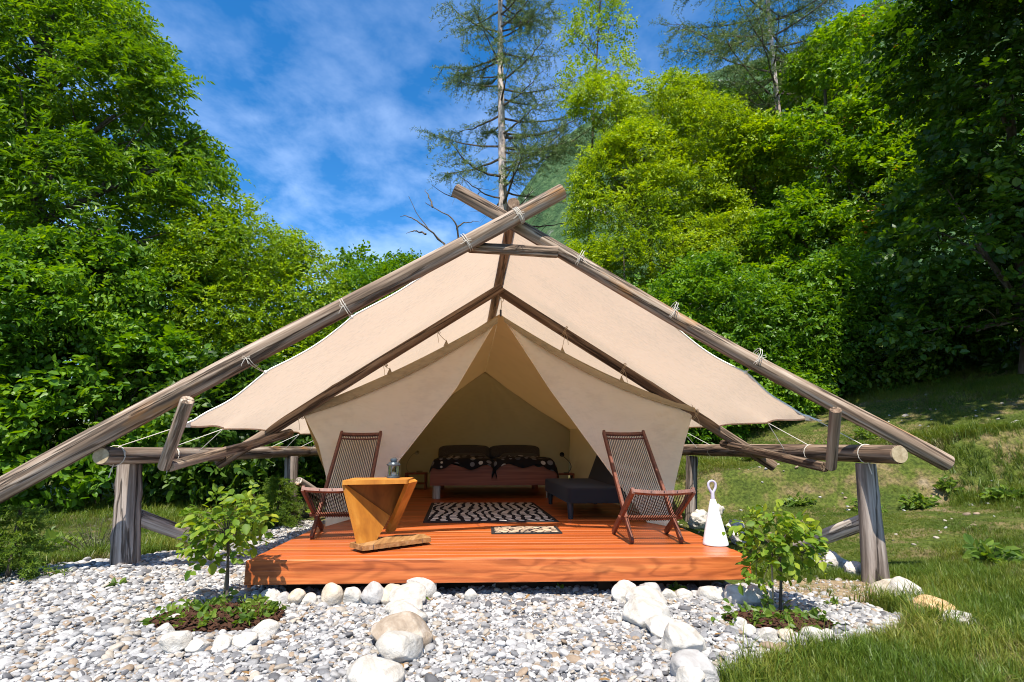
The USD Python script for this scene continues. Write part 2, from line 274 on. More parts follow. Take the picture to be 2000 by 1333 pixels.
# ---------------------------------------------------------------- ground
GZ = -.268
def sstep(x): x = np.clip(x, 0, 1); return x * x * (3 - 2 * x)
def hgt(X, Y, rough=True):
    X, Y = np.asarray(X, float), np.asarray(Y, float)
    z = GZ + .11 * np.exp(-((X + 2.9) / 1.1) ** 2 - ((Y - 4.7) / 1.1) ** 2)
    side = sstep((X - 1.6) / 2.0)
    yb = 9.0 - .42 * (X - 3) + .5 * (meshkit.noise(np.stack([X * .7, Y * 0 + 3, Y * 0], -1)) - .5)
    yb = np.maximum(yb, 5.2)
    bank = sstep((Y - yb) / .6) * (.50 + .06 * np.clip(X - 3, 0, 5))
    up = np.clip(Y - yb - .7, 0, 60) * .15 * sstep((Y - yb) / 4) + np.clip(X - 3.0, 0, 40) * .085 + np.clip(X - 6, 0, 60) * .10
    z = z + side * (bank + up)
    z = z + sstep((Y - 16) / 30) * np.clip(Y - 16, 0, 400) * .05
    z = z + np.clip(-X - 5, 0, 30) * -.02
    if rough:
        p = np.stack([X * 1.3, Y * 1.3, X * 0], -1)
        z = z + side * .10 * (meshkit.fbm(p, 4, 5) - .5) * sstep((X - 2.4) / 2) + .03 * (meshkit.fbm(p * 2.1, 3, 9) - .5)
    return z
def axis_(lo, hi, far0, far1, step):
    core = np.arange(lo, hi + 1e-6, step)
    a = lo - np.geomspace(step, lo - far0, 26)[::-1]; b = hi + np.geomspace(step, far1 - hi, 26)
    return np.concatenate([a, core, b])
gx, gy = axis_(-6.5, 11, -900, 900, .085), axis_(2.0, 14.5, -300, 1500, .085)
GX, GY = np.meshgrid(gx, gy, indexing='ij')
gm = sheet(np.stack([GX, GY, hgt(GX, GY)], -1))
MAT['earth'] = usdkit.material(stage, '/World/Looks/earth', {'g': ('geometry', {}), 'n': ('noise_texture', {'scale': 1.6, 'detail': 6, 'roughness': .65}), 'n2': ('noise_texture', {'scale': 26, 'detail': 5}),
    'r': ('rgb_ramp', {'ramp': [(.35, (.045, .07, .014)), (.50, (.08, .105, .02)), (.60, (.16, .13, .06)), (.72, (.26, .21, .14))]}), 'r2': ('rgb_ramp', {'ramp': [(.35, (.55, .55, .55)), (.7, (1.25, 1.2, 1.1))]}),
    'm': ('mix', {'mix_type': 'multiply', 'fac': 1.0}), 'b': ('bump', {'strength': .8, 'distance': .03}), 'p': ('principled_bsdf', {'roughness': .95, 'specular_ior_level': .1})},
    [('g.position', 'n.vector'), ('g.position', 'n2.vector'), ('n.fac', 'r.fac'), ('n2.fac', 'r2.fac'), ('r.color', 'm.color1'), ('r2.color', 'm.color2'), ('m.color', 'p.base_color'), ('n2.fac', 'b.height'), ('b.normal', 'p.normal')], surface='p.BSDF')
put('ground', gm, 'earth', smooth=True, kind='structure', label='grassy earth with bare patches around the tent')

import shapely
from shapely.geometry import Polygon, Point
def gpt(px, py):
    p = onz(px, py, GZ + .01); return p[:2]
_gp = [(-7.5, 1.0), (-7.0, 3.4), (-4.6, 4.35), (-3.7, 4.62), (-2.95, 4.95), (-2.85, 5.7), (-2.7, 6.9), (-2.6, 8.2), (-1.4, 8.2), (-1.4, 4.4), (1.7, 4.4), (2.0, 4.35)] + [tuple(gpt(*q)) for q in ((1560, 1165), (1700, 1182), (1790, 1212), (1760, 1232), (1640, 1262), (1500, 1283), (1440, 1300), (1405, 1330))] + [(1.02, 1.8), (1.0, 1.0)]
gpoly = Polygon(_gp)
DECK = (-1.60, 1.84, 4.06, 11.1)
BEDS = [(*gpt(428, 1214), .36, .25), (*gpt(1520, 1219), .30, .18)]
def in_bed(X, Y, grow=0.):
    o = np.zeros(np.shape(X), bool)
    for cx, cy, a, b in BEDS: o |= ((X - cx) / (a + grow)) ** 2 + ((Y - cy) / (b + grow)) ** 2 < 1
    return o
def in_poly(X, Y, poly=gpoly): return shapely.contains_xy(poly, X, Y)
hx, hy = np.arange(-7.4, 3.4, .06), np.arange(1.0, 8.4, .06)
HX, HY = np.meshgrid(hx, hy, indexing='ij')
jx = .12 * (meshkit.fbm(np.stack([HX * 3, HY * 3, HX * 0], -1), 3, 1) - .5)
bm = sheet(np.stack([HX, HY, hgt(HX, HY) + .008], -1)); keep = in_poly(HX + jx, HY + jx).ravel()
bm.update_faces(keep[bm.faces].all(1)); bm.remove_unreferenced_vertices()
simple('grit', (.24, .23, .22), .95, .1, noise=(40, (.12, .11, .10), 5), bump=(90, .8, .01))
put('gravel_bed', bm, 'grit', smooth=True, kind='structure', label='grey grit bed under the pebbles')

def rock(seed, sub=2, amp=.22, flat=.7, freq=1.3, angular=0.):
    m = trimesh.creation.icosphere(sub, 1.0); v = np.array(m.vertices)
    n = meshkit.fbm(v * freq + seed * 7.3, 4, seed) - .5
    if angular:
        r_ = np.random.default_rng(seed + 99)
        for _ in range(9):
            d = r_.normal(size=3); d /= np.linalg.norm(d); lim = r_.uniform(.55, .9); s = v @ d
            v = v - np.outer(np.clip(s - lim, 0, None) * angular, d)
    v = v * (1 + amp * 2 * n[:, None]); v[:, 2] *= flat
    return trimesh.Trimesh(v, m.faces, process=False)
def points_instancer(path, protos, P, idx, quats, scales, kind='stuff', label=None, cat=None):
    """protos: (mesh, material) pairs; quats (n,4) w,x,y,z."""
    pi = UsdGeom.PointInstancer.Define(stage, path); rel = pi.CreatePrototypesRel()
    for k, (m, mt, sm) in enumerate(protos):
        q = usdkit.mesh(stage, f'{path}/shape_{k:03d}', m, MAT[mt], smooth=sm); tone(q, 5) if 'grass' in mt else None; rel.AddTarget(q.GetPath())
    pi.CreatePositionsAttr(Vt.Vec3fArray.FromNumpy(np.asarray(P, np.float32)))
    pi.CreateProtoIndicesAttr(Vt.IntArray.FromNumpy(np.asarray(idx, np.int32)))
    q = np.asarray(quats, float); q /= np.linalg.norm(q, axis=1, keepdims=True)
    pi.CreateOrientationsAttr(Vt.QuathArray([Gf.Quath(float(a), float(b), float(c), float(d)) for a, b, c, d in q]))
    s = np.asarray(scales, np.float32); s = np.repeat(s[:, None], 3, 1) if s.ndim == 1 else s
    pi.CreateScalesAttr(Vt.Vec3fArray.FromNumpy(s.astype(np.float32)))
    return tag(pi, label, cat, kind=kind)
def quat_yaw_tilt(yaw, tx, ty):
    """w,x,y,z: a small tilt about x and y after a turn about z."""
    cz, sz = np.cos(yaw / 2), np.sin(yaw / 2); a = np.stack([cz, 0 * cz, 0 * cz, sz], 1)
    t = np.sqrt(tx ** 2 + ty ** 2) + 1e-9; s = np.sin(t / 2) / t; b = np.stack([np.cos(t / 2), tx * s, ty * s, 0 * t], 1)
    w1, x1, y1, z1 = b.T; w2, x2, y2, z2 = a.T
    return np.stack([w1 * w2 - x1 * x2 - y1 * y2 - z1 * z2, w1 * x2 + x1 * w2 + y1 * z2 - z1 * y2, w1 * y2 - x1 * z2 + y1 * w2 + z1 * x2, w1 * z2 + x1 * y2 - y1 * x2 + z1 * w2], 1)
def in_view(P, m=1.12):
    v = np.asarray(P) - CAM; z = v @ FWD
    return (z > .3) & (np.abs(v @ RGT / z) < m * 1000 / FPX) & (np.abs(v @ UPV / z) < m * 667 / FPX)

r1 = np.random.default_rng(11)
N = 400000
PX, PY = r1.uniform(-7.4, 3.3, N), r1.uniform(1.2, 8.2, N)
dens = np.where(PY > 5.6, .5, 1.0)
edge = .10 * (meshkit.fbm(np.stack([PX * 4, PY * 4, PX * 0], -1), 3, 2) - .5)
ok = in_poly(PX + edge, PY + edge) & ~in_bed(PX, PY, .02) & (r1.random(N) < dens) & in_view(np.stack([PX, PY, hgt(PX, PY, False)], 1), 1.28)
PX, PY = PX[ok], PY[ok]; n = len(PX)
sz = np.clip(r1.lognormal(math.log(.0115), .38, n), .006, .040)
lay = r1.random(n)
PZ = hgt(PX, PY) + .008 + sz * .28 + np.where(lay < .55, 0, .012 * r1.random(n))
# stray pebbles at the edges of the bed and on the soil by the right-hand post
protos = []
for k in range(7):
    for s in range(3): protos.append((rock(20 + 3 * k + s, 2 if s else 2, .16, (.55, .7, .62)[s], .9, .5 if s == 1 else .2), f'pebble_{k}', True))
col = r1.choice(7, n, p=[.28, .21, .14, .11, .12, .07, .07]); sh = r1.integers(0, 3, n)
sc = np.stack([sz * r1.uniform(.95, 1.35, n), sz * r1.uniform(.7, 1.0, n), sz * r1.uniform(.7, 1.0, n)], 1)
points_instancer('/World/gravel', protos, np.stack([PX, PY, PZ], 1), col * 3 + sh, quat_yaw_tilt(r1.uniform(0, 6.28, n), r1.normal(0, .28, n), r1.normal(0, .28, n)), sc, label='white and grey rounded pebbles spread in front of the deck', cat='gravel')

# ---------------------------------------------------------------- boulders and border stones
def stone(px, py, w, mat_, label, seed, hh=.75, kind='r', group=None, cat='stone', dz=0.):
    """A stone whose middle the photograph shows at (px, py), w pixels wide."""
    g = onz(px, py + .34 * w, GZ)
    for _ in range(3): g = onz(px, py + .34 * w, float(hgt(g[0], g[1])))
    d = (g - CAM) @ FWD; r = w / 2 * d / FPX
    if py < 1160 and w < 62 and kind == 'r': yy = DECK[2] - .035 - r * .8; s_ = (yy - CAM[1]) / (g[1] - CAM[1]); g = np.array([g[0] * s_, yy, 0]); r *= s_
    rr = np.random.default_rng(seed)
    m = rock(seed, 4, .19 if kind == 'r' else .34, hh, 1.0 if kind == 'r' else 1.7, .75 if kind == 'r' else .8)
    if kind != 'r':
        v = np.array(m.vertices); v *= (1 + .16 * (meshkit.fbm(v * 5 + seed, 3, seed)[:, None] - .5)); m = trimesh.Trimesh(v, m.faces, process=False)
    m.apply_scale((r, r * rr.uniform(.75, .95), r * (1. if kind == 'r' else 1.0)))
    return put('boulder' if kind == 'r' else 'limestone_rock', m, mat_, smooth=True, label=label, cat=cat, group=group, xf=mat4((g[0], g[1], float(hgt(g[0], g[1])) + r * hh * .58 + dz), rr.uniform(-.4, .4)))
_st = [
 (818, 1142, 66, 'boulder_white', 'flat-topped white boulder at deck edge heading the left stone row'), (800, 1160, 68, 'boulder_white', 'white boulder second from the deck in the left stone row'),
 (792, 1180, 64, 'boulder_white', 'white boulder third from the deck in the left stone row'), (794, 1199, 62, 'boulder_white', 'pale boulder just above the brown boulder in the left stone row'),
 (780, 1227, 98, 'boulder_brown', 'veined brown boulder in the left stone row of the path'), (780, 1260, 86, 'boulder_white', 'white boulder between the brown boulder and the largest left boulder'),
 (734, 1304, 96, 'boulder_white', 'largest white boulder at the near end of the left stone row'),
 (529, 1141, 34, 'boulder_white', 'round white stone under the left corner of the deck'), (557, 1140, 27, 'boulder_grey', 'small grey stone second from the left under the deck front'),
 (581, 1145, 31, 'boulder_sand', 'small tan stone under the left part of the deck front'), (607, 1146, 27, 'boulder_white', 'small white stone right of the tan stone under the deck'),
 (647, 1145, 44, 'boulder_sand', 'low sandy stone below the table end of the deck front'), (686, 1144, 37, 'boulder_white', 'tall white stone below the wooden table under the deck'),
 (728, 1144, 44, 'boulder_grey', 'grey cracked stone under the deck left of the path'), (768, 1145, 44, 'boulder_sand', 'sandy stone touching the left stone row at the deck'),
 (920, 1143, 24, 'boulder_white', 'single small white stone in the path under the deck edge'),
 (1222, 1147, 46, 'boulder_white', 'white boulder at the deck edge left of the right stone row'), (1266, 1146, 42, 'boulder_grey', 'grey boulder at the deck edge heading the right stone row'),
 (1262, 1163, 66, 'boulder_white', 'white boulder second from the deck in the right stone row'), (1265, 1190, 78, 'boulder_white', 'broad white boulder third from the deck in the right stone row'),
 (1294, 1221, 58, 'boulder_white', 'white boulder in the middle of the right stone row'), (1330, 1247, 78, 'boulder_white', 'cream boulder above the grey one in the right stone row'),
 (1361, 1297, 88, 'boulder_grey', 'largest grey and white boulder at the near end of the right row'), (1350, 1328, 54, 'boulder_white', 'white boulder cut by the bottom edge of the picture'),
 (1302, 1155, 37, 'boulder_white', 'white stone under the deck just right of the right stone row'), (1336, 1156, 30, 'boulder_white', 'egg-shaped white stone below the white cone lamp side of deck'),
 (1357, 1160, 25, 'boulder_grey', 'small grey stone under the right part of the deck front'), (1392, 1156, 50, 'boulder_white', 'long white stone under the right end of the deck'),
 (1451, 1159, 60, 'boulder_white', 'big pale stone at the right corner of the deck'), (1484, 1157, 46, 'boulder_sand', 'tan stone behind the pale stone at the right deck corner'),
 (1446, 1219, 28, 'boulder_white', 'upright white stone at the left of the right planting bed'), (1464, 1234, 27, 'boulder_white', 'small white stone lower left of the right planting bed'),
 (1501, 1241, 36, 'boulder_white', 'white stone in front of the right planting bed'), (1538, 1245, 30, 'boulder_sand', 'sandy stone in front of the right planting bed'),
 (1563, 1249, 30, 'boulder_grey', 'grey stone in front of the right planting bed'), (1590, 1245, 40, 'boulder_white', 'flat white stone at the lower right of the right planting bed'),
 (1616, 1244, 34, 'boulder_white', 'outermost white stone right of the right planting bed'),
 (341, 1257, 54, 'boulder_white', 'oblong white stone at the lower left of the left planting bed'), (387, 1262, 42, 'boulder_white', 'second white stone along the front of the left planting bed'),
 (432, 1260, 37, 'boulder_white', 'round pitted white stone at the front of the left planting bed'), (477, 1252, 44, 'boulder_white', 'white stone at the lower right of the left planting bed'),
 (518, 1232, 44, 'boulder_white', 'tilted white stone at the right end of the left planting bed'), (341, 1210, 26, 'boulder_white', 'small white stone at the upper left of the left planting bed'),
 (324, 1232, 28, 'boulder_white', 'small white stone at the left end of the left planting bed'),
 (1733, 1140, 46, 'boulder_sand', 'pale tan stone at the foot of the right front post'), (1774, 1153, 62, 'boulder_white', 'large white stone second in the border by the grass'),
 (1803, 1175, 54, 'boulder_grey', 'mottled grey stone beside the orange stone by the grass'), (1828, 1188, 68, 'boulder_tan', 'orange tan stone in the border row by the grass'),
 (1868, 1208, 56, 'boulder_white', 'flat white stone at the far right end of the grass border')]
for k, (px, py, w, mt, lb) in enumerate(_st): stone(px, py, w * (1.15 if w < 56 else 1.22), mt, lb, 100 + k, dz=.015 if py > 1205 and w < 56 else .012 if py < 1150 and w < 48 else 0., hh=(.72, .8, .66, .76)[k % 4] + (.22 if py < 1150 and w < 48 else 0))
_ls = [(1368, 1018, 46, 'white jagged limestone rock left of the white cone lamp'), (1352, 1004, 26, 'small limestone rock nearest the right rear post'), 
       (1438, 1030, 34, 'dark-streaked limestone rock right of the white cone lamp'), (1446, 1050, 40, 'limestone rock behind the right leafy shrub'), (1597, 1094, 34, 'leftmost limestone rock by the right front post'),
       (1628, 1098, 46, 'tall limestone rock beside the right log brace'), (1670, 1116, 40, 'upright limestone rock touching the right front post'), (1650, 1104, 28, 'small limestone rock between two tall ones by the post')]
for k, (px, py, w, lb) in enumerate(_ls): stone(px, py, w, 'stone_limestone', lb, 300 + k, hh=1.0, kind='l', cat='rock')
for k, (px, py, Y, w, lb) in enumerate([(1400, 946, 8.6, 22, 'upper pitted limestone rock on the grassy bank'), (1398, 962, 8.55, 26, 'lower pitted limestone rock on the grassy bank')]):
    p = at(px, py, Y); r = w / 2 * Y / FPX; m = rock(330 + k, 3, .36, 1., 1.8, .8); m.apply_scale(r)
    put('limestone_rock', m, 'stone_limestone', smooth=True, label=lb, cat='rock', xf=mat4((p[0], p[1], float(hgt(p[0], p[1])) + r * .5)))

# ---------------------------------------------------------------- deck
deck = thing('wooden_deck', 'orange stained wooden deck of long planks carrying the tent', 'deck', ((DECK[0] + DECK[1]) / 2, DECK[2], 0))
dw = DECK[1] - DECK[0]; pitch = .122; npl = int((DECK[3] - DECK[2]) / pitch)
rp = np.random.default_rng(3)
for k in range(npl):
    b = box(dw + rp.uniform(-.006, .006), pitch - .0035, .03, ch=.004)
    put('plank', b, 'deck_wood', deck, xf=mat4((0, .03 + pitch * (k + .5), -.015 + rp.uniform(-.0012, .0012))))
put('fascia_board', box(dw + .012, .028, .155, ch=.004), 'fascia_wood', deck, xf=mat4((0, .012, -.0785)))
for s in (-1, 1): put('side_board', box(.026, DECK[3] - DECK[2] - .03, .15, ch=.004), 'deck_wood', deck, xf=mat4((s * (dw / 2 - .014), (DECK[3] - DECK[2]) / 2 + .02, -.106)))
simple('bearer', (.03, .02, .014), .9, .1)
for k in range(5): put('bearer', box(.09, 6.8, .13), 'bearer', deck, xf=mat4((-1.45 + .725 * k, 3.55, -.24)))
put('bearer', box(dw - .5, .10, .10), 'bearer', deck, xf=mat4((0, .30, -.22)))

# ---------------------------------------------------------------- the log frame
def log(p0, p1, r0, r1, seed, sides=22, bend=.02, knots=6, rough=.05, flare=0.):
    """A round log from p0 to p1 in its own frame (z along it), and that frame."""
    p0, p1 = np.asarray(p0, float), np.asarray(p1, float); L = np.linalg.norm(p1 - p0); nseg = max(10, int(L / .07))
    rr = np.random.default_rng(seed); t = np.linspace(0, 1, nseg); a = np.arange(sides) * 2 * np.pi / sides
    TT, AA = np.meshgrid(t, a, indexing='ij'); r = r0 + (r1 - r0) * TT
    if flare: r = r * (1 + flare * np.exp(-TT * L / .14))
    q = np.stack([np.cos(AA) * 1.3, np.sin(AA) * 1.3, TT * L * 1.6], -1) + seed * 3.1
    r = r * (1 + rough * 2 * (meshkit.fbm(q, 3, seed) - .5) + .03 * (meshkit.noise(q * [3, 3, .5], seed) - .5))
    for _ in range(knots):
        tk, ak = rr.uniform(.04, .96), rr.uniform(0, 6.28); da = np.angle(np.exp(1j * (AA - ak)))
        r = r + r0 * rr.uniform(.06, .16) * np.exp(-(da / .28) ** 2 - ((TT - tk) * L / .035) ** 2)
    x = np.cos(AA) * r + bend * (meshkit.noise(np.stack([t * 1.7 + seed, t * 0, t * 0], -1)) - .5)[:, None] * 2 * np.sin(np.pi * TT)
    y = np.sin(AA) * r + bend * (meshkit.noise(np.stack([t * 1.7 + seed, t * 0 + 5.5, t * 0], -1)) - .5)[:, None] * 2 * np.sin(np.pi * TT)
    V = np.stack([x, y, TT * L], -1)
    for e, o in ((0, -1), (-1, 1)):                                     # eased ends
        pass
    e0 = V[0] * [.93, .93, 1] - [0, 0, .006]; e1 = (V[-1] - [0, 0, L]) * [.93, .93, 1] + [V[-1][:, 0].mean() * .07, V[-1][:, 1].mean() * .07, L + .006]
    V = np.concatenate([e0[None], V, e1[None]]); n_ = len(V)
    i, j = np.meshgrid(np.arange(n_ - 1), np.arange(sides), indexing='ij')
    f = np.stack([i * sides + j, i * sides + (j + 1) % sides, (i + 1) * sides + (j + 1) % sides, (i + 1) * sides + j], -1).reshape(-1, 4)
    f = np.vstack([f[:, [0, 1, 2]], f[:, [0, 2, 3]]]); v = V.reshape(-1, 3); c0, c1 = len(v), len(v) + 1; k = np.arange(sides); e = (n_ - 1) * sides
    v = np.vstack([v, V[0].mean(0), V[-1].mean(0)])
    f = np.vstack([f, np.stack([np.full(sides, c0), (k + 1) % sides, k], 1), np.stack([np.full(sides, c1), e + k, e + (k + 1) % sides], 1)])
    xf = np.eye(4); xf[:3, :3] = frame_z(p1 - p0); xf[:3, 3] = p0
    return trimesh.Trimesh(v, f, process=False), xf
frame = thing('log_frame', 'weathered round-log frame of rafters, rails and posts holding the tent', 'log frame')
_lg = [0]
def flog(name, p0, p1, r0, r1, mat_='log_wood', label=None, **kw):
    _lg[0] += 1; m, xf = log(p0, p1, r0, r1, 40 + _lg[0], **kw)
    return put(name, m, mat_, frame, smooth=40, label=label, xf=xf)
YA, YB = 4.2, 6.1
LT, L0 = at(1098, 374, YA), at(0, 962, YA); dL = (L0 - LT) / np.linalg.norm(L0 - LT)
flog('rafter', LT, LT + dL * 5.75, .062, .088, 'log_wood', 'front rafter with bleached top running out of the picture at left', bend=.05, knots=16, rough=.07)
flog('rafter', at(890, 372, YA + .13), at(1850, 905, YA + .13), .056, .066, 'log_wood', 'front rafter descending to the right past the rail end', bend=.05, knots=16, rough=.07)
RP0, RP1 = at(1003, 398, 4.24), np.array([-.05, 11.4, 2.60])
flog('ridge_pole', RP0, RP1, .050, .070, 'dark_log_wood', bend=.02)
BT = at(976, 566, YB)
Bl, Br = at(430, 906, YB), at(1516, 911, YB)
flog('inner_rafter', BT + [.02, -.04, .012], Bl + [0, -.04, 0], .05, .058, 'dark_log_wood', bend=.02)
flog('inner_rafter', BT + [-.02, .05, .012], Br + [0, .06, 0], .05, .058, 'dark_log_wood', bend=.02)
flog('collar_tie', at(917, 484, YA + .08), at(1088, 493, YA + .08), .042, .046, 'log_wood', 'short tie log across the top of the front rafters', bend=.0, knots=3)
RLx, RRx = -2.78, 2.98
R0l, R0r = at(199, 891, 4.22), at(1755, 888, 4.02)
R1l, R1r = np.array([R0l[0] + .03, 11.2, .66]), np.array([R0r[0] - .10, 11.2, .70])
ra = flog('rail', R0l, R1l, .064, .078, 'log_wood', 'eaves rail log along the left side', bend=.02)
rb = flog('rail', R0r, R1r, .068, .085, 'dark_log_wood', 'dark eaves rail log along the right side', bend=.02)
simple('cut_wood', (.42, .34, .22), .9, .1, noise=(35, (.25, .19, .11), 4), bump=(60, .6, .004))
for o, p, r in ((ra, R0l, .056), (rb, R0r, .060)):
    cdisc = trimesh.creation.cylinder(r, .012, sections=28); cdisc.apply_translation((0, 0, -.009)); put('cut_end', cdisc, 'cut_wood', o)
_po = [(245, 1112, 4.72, .098, .086, .10, 'thick flared post at the left front corner'), (1710, 1140, 4.42, .090, .072, .12, 'thick post at the right front corner'), (567, 1007, 7.95, .092, .085, 0, 'thin post at the left rear'), (1349, 1032, 8.0, .082, .078, 0, 'thin post at the right rear')]
posts = []
for k, (px, py, Y, r0, r1_, fl, lb) in enumerate(_po):
    b = at(px, py, Y); rx = (R0l if b[0] < 0 else R0r); top = at((254, 1690, 569, 1352)[k], 900, Y); top[2] = .615
    b[2] = float(hgt(b[0], b[1])) - .08; posts.append((b, top))
    flog('post', b, top, r0, r1_, 'post_wood', lb, bend=.0, knots=9, rough=.07, flare=fl)
flog('brace', at(268, 1010, 4.80), at(432, 1068, 5.75), .062, .058, 'pale_log_wood', 'pale brace log at the left front post', knots=4, bend=.0)
flog('brace', at(1692, 1018, 4.50), at(1560, 1068, 5.3), .062, .058, 'pale_log_wood', 'pale brace log at the right front post', knots=4, bend=.0)
flog('brace', at(583, 940, 7.9), at(640, 975, 8.6), .055, .05, 'pale_log_wood', 'short brace log at the left rear post', knots=3, bend=.0)
SLt, SLb = at(366, 783, 4.10), at(320, 912, 4.45)
SRt, SRb = at(1632, 802, 4.10), at(1623, 913, 4.42)
flog('strut', SLt, SLb, .047, .042, 'log_wood', knots=4, bend=.0); flog('strut', SRt, SRb, .042, .04, 'dark_log_wood', knots=4, bend=.0)
flog('eaves_pole', SLb + [.02, .05, .0], at(566, 846, 6.35), .040, .046, 'log_wood', knots=5, bend=.015)
flog('eaves_pole', SRb + [-.02, .05, .0], at(1412, 867, 6.35), .040, .040, 'dark_log_wood', knots=5, bend=.015)

# ---------------------------------------------------------------- fly sheet
fly = thing('canvas_fly', 'beige canvas fly sheet stretched under the log rafters over the tent', 'fly sheet')
FRf, FRb = np.array([.20, 4.46, 2.655]), np.array([-.05, 11.5, 2.63])
def fly_side(s):
    Ef = at(352, 838, 4.46) if s < 0 else at(1592, 824, 4.46)
    Eb = np.array([-2.45, 11.5, .90]) if s < 0 else np.array([2.45, 11.5, .95])
    ties = np.array([0, .17, .50, .755, 1.0]) if s < 0 else np.array([0, .245, .52, .785, 1.0])
    nu, nv = 60, 80; u = np.linspace(0, 1, nu); v = np.linspace(0, 1, nv) ** 1.15
    U, V = np.meshgrid(u, v, indexing='ij')
    R_ = FRf + (FRb - FRf) * V[..., None]; E_ = Ef + (Eb - Ef) * V[..., None]
    P = R_ + (E_ - R_) * U[..., None]
    Y = P[..., 1].copy()
    ph = np.interp(u, ties, np.arange(5)); sc = np.sin(np.pi * (ph % 1)) ** 1
    w = np.exp(-V * 7.04 / .35); P[..., 1] += (.055 * sc)[:, None] * w; P[..., 2] -= (.022 * sc)[:, None] * w
    # sag away from the rafters, none on them
    away = np.sin(np.pi * np.clip((Y - 4.46) / 1.64, 0, 1)) * (Y < 6.1) + np.sin(np.pi * np.clip((Y - 6.1) / 2.7, 0, 1)) * (Y > 6.1)
    P[..., 2] -= .045 * away * np.sin(np.pi * U) ; P[..., 2] += .02
    yt = np.array([4.46, 5.2, 6.3, 7.4, 8.5, 9.6, 10.6, 11.5]); phv = np.interp(Y[0], yt, np.arange(8)); scv = np.sin(np.pi * (phv % 1))
    we = np.exp(-(1 - U) * 2.9 / .22); P[..., 0] -= s * .10 * scv[None] * we; P[..., 2] += .012 * scv[None] * we
    q = P * [2.2, 1.2, 2.2]; P[..., 2] += .016 * (meshkit.fbm(q, 3, 4) - .5)
    d = np.linalg.norm(P - P[-1, 0], axis=-1); ang = np.arctan2(P[..., 1] - P[-1, 0, 1] + .02, np.abs(P[..., 0] - P[-1, 0, 0]) + .02)
    P[..., 2] += .012 * np.sin(ang * 26) * np.exp(-d / .35) * np.clip(d / .1, 0, 1)
    put('canopy_panel', sheet(P), 'fly_canvas', fly, smooth=True)
    put('hem', tube(P[:, 0], .0075, 8), 'hem_canvas', fly, smooth=True); put('hem', tube(P[-1], .008, 6), 'fly_canvas', fly, smooth=True)
    T_ = [P[int(round(t * (nu - 1))), 0] for t in ties]; E = [P[-1, int(np.argmin(np.abs(Y[0] - y)))] for y in yt]
    return T_, E
tl, el = fly_side(-1); tr, er = fly_side(1)
def wrap(parent, c, axis, r, turns=2.4, rope=.0023, mat_='rope', bow=True, seed=0, to=None):
    """Cord lashed round a log, with a bow and loose ends, as one rope."""
    rr = np.random.default_rng(seed); axis = axis / np.linalg.norm(axis); F = frame_z(axis)
    t = np.linspace(0, turns * 2 * np.pi, int(turns * 16)); p = np.asarray(c) + r * (np.cos(t)[:, None] * F[:, 0] + np.sin(t)[:, None] * F[:, 1]) + np.linspace(-.02, .02, len(t))[:, None] * axis
    ms = [tube(p, rope, 6)]; f = np.asarray(c) + np.array([0, -r - .004, -.01])
    if to is not None: ms.append(tube(sag(f, to, .006, 5), rope, 6)); ms.append(tube(sag(f + axis * .02, to, .012, 5), rope, 6))
    if bow:
        for s in (-1, 1):
            k = rr.uniform(.018, .035); ms.append(tube(np.array([f, f + [s * k, -.012, .012], f + [s * k * 1.2, -.014, -.006], f + [s * .01, -.006, -.006]]) + 0, rope * .8, 6))
            ms.append(tube(bez(f, f + [s * .02, -.012, -.03], f + [s * rr.uniform(.02, .05), -.006, -rr.uniform(.03, .07)], 6), rope * .8, 6))
    return put('rope', cat_(ms), mat_, parent, smooth=True)
def on_log(p, p0, p1):
    d = p1 - p0; d = d / np.linalg.norm(d); return p0 + d * ((p - p0) @ d), d
for s, tt in ((-1, tl), (1, tr)):
    A0, A1 = (LT, L0) if s < 0 else (at(890, 372, YA + .13), at(1850, 905, YA + .13))
    for k in (1, 2, 3):
        c, d = on_log(tt[k] + np.array([0, 0, .05]), A0, A1); wrap(fly, c, d, .074, seed=k + 5 * (s > 0), to=tt[k])
        put('tie_tab', trimesh.creation.icosphere(1, .016), 'hem_canvas', fly, xf=mat4(tt[k]))
c, d = on_log(at(1003, 414, YA), LT, L0); wrap(fly, c + [.02, -.005, .0], d, .07, turns=4, seed=50)
# guy lines from the eaves to the rails
def rail_at(s, y):
    a, b = (R0l, R1l) if s < 0 else (R0r, R1r); q = a + (b - a) * ((y - a[1]) / (b[1] - a[1])); return q
for s, ee in ((-1, el), (1, er)):
    for k, y in enumerate([4.46, 5.2, 6.3, 7.4, 8.5]):
        q = rail_at(s, y - .1 if k else 4.36) + [-s * .02, 0, .066]
        ms = [tube(np.stack([ee[k], q]), .0035, 5)]
        if k: ms.append(tube(np.stack([ee[k], rail_at(s, y + .25) + [-s * .066, 0, .03]]), .0035, 5))
        t = np.linspace(0, 6.28 * 1.2, 18); cc = rail_at(s, y - .1 if k else 4.36); ms.append(tube(cc + np.stack([.074 * np.cos(t), np.linspace(-.006, .006, 18), .074 * np.sin(t)], 1), .0035, 5))
        if k < 2: ms.append(tube(bez(q, q + [0, -.02, -.1], q + [.01 * s, -.05, -.22], 6), .004, 5))
        put('guy_rope', cat_(ms), 'rope', fly, smooth=True)
    put('corner_tab', slab(np.stack([ee[0] + [0, .02, .012], ee[0] + [-s * .06, .03, .03], ee[0] + [-s * .04, .07, -.004], ee[0] + [s * .05, -.01, -.012]]), .004), 'hem_canvas', fly)

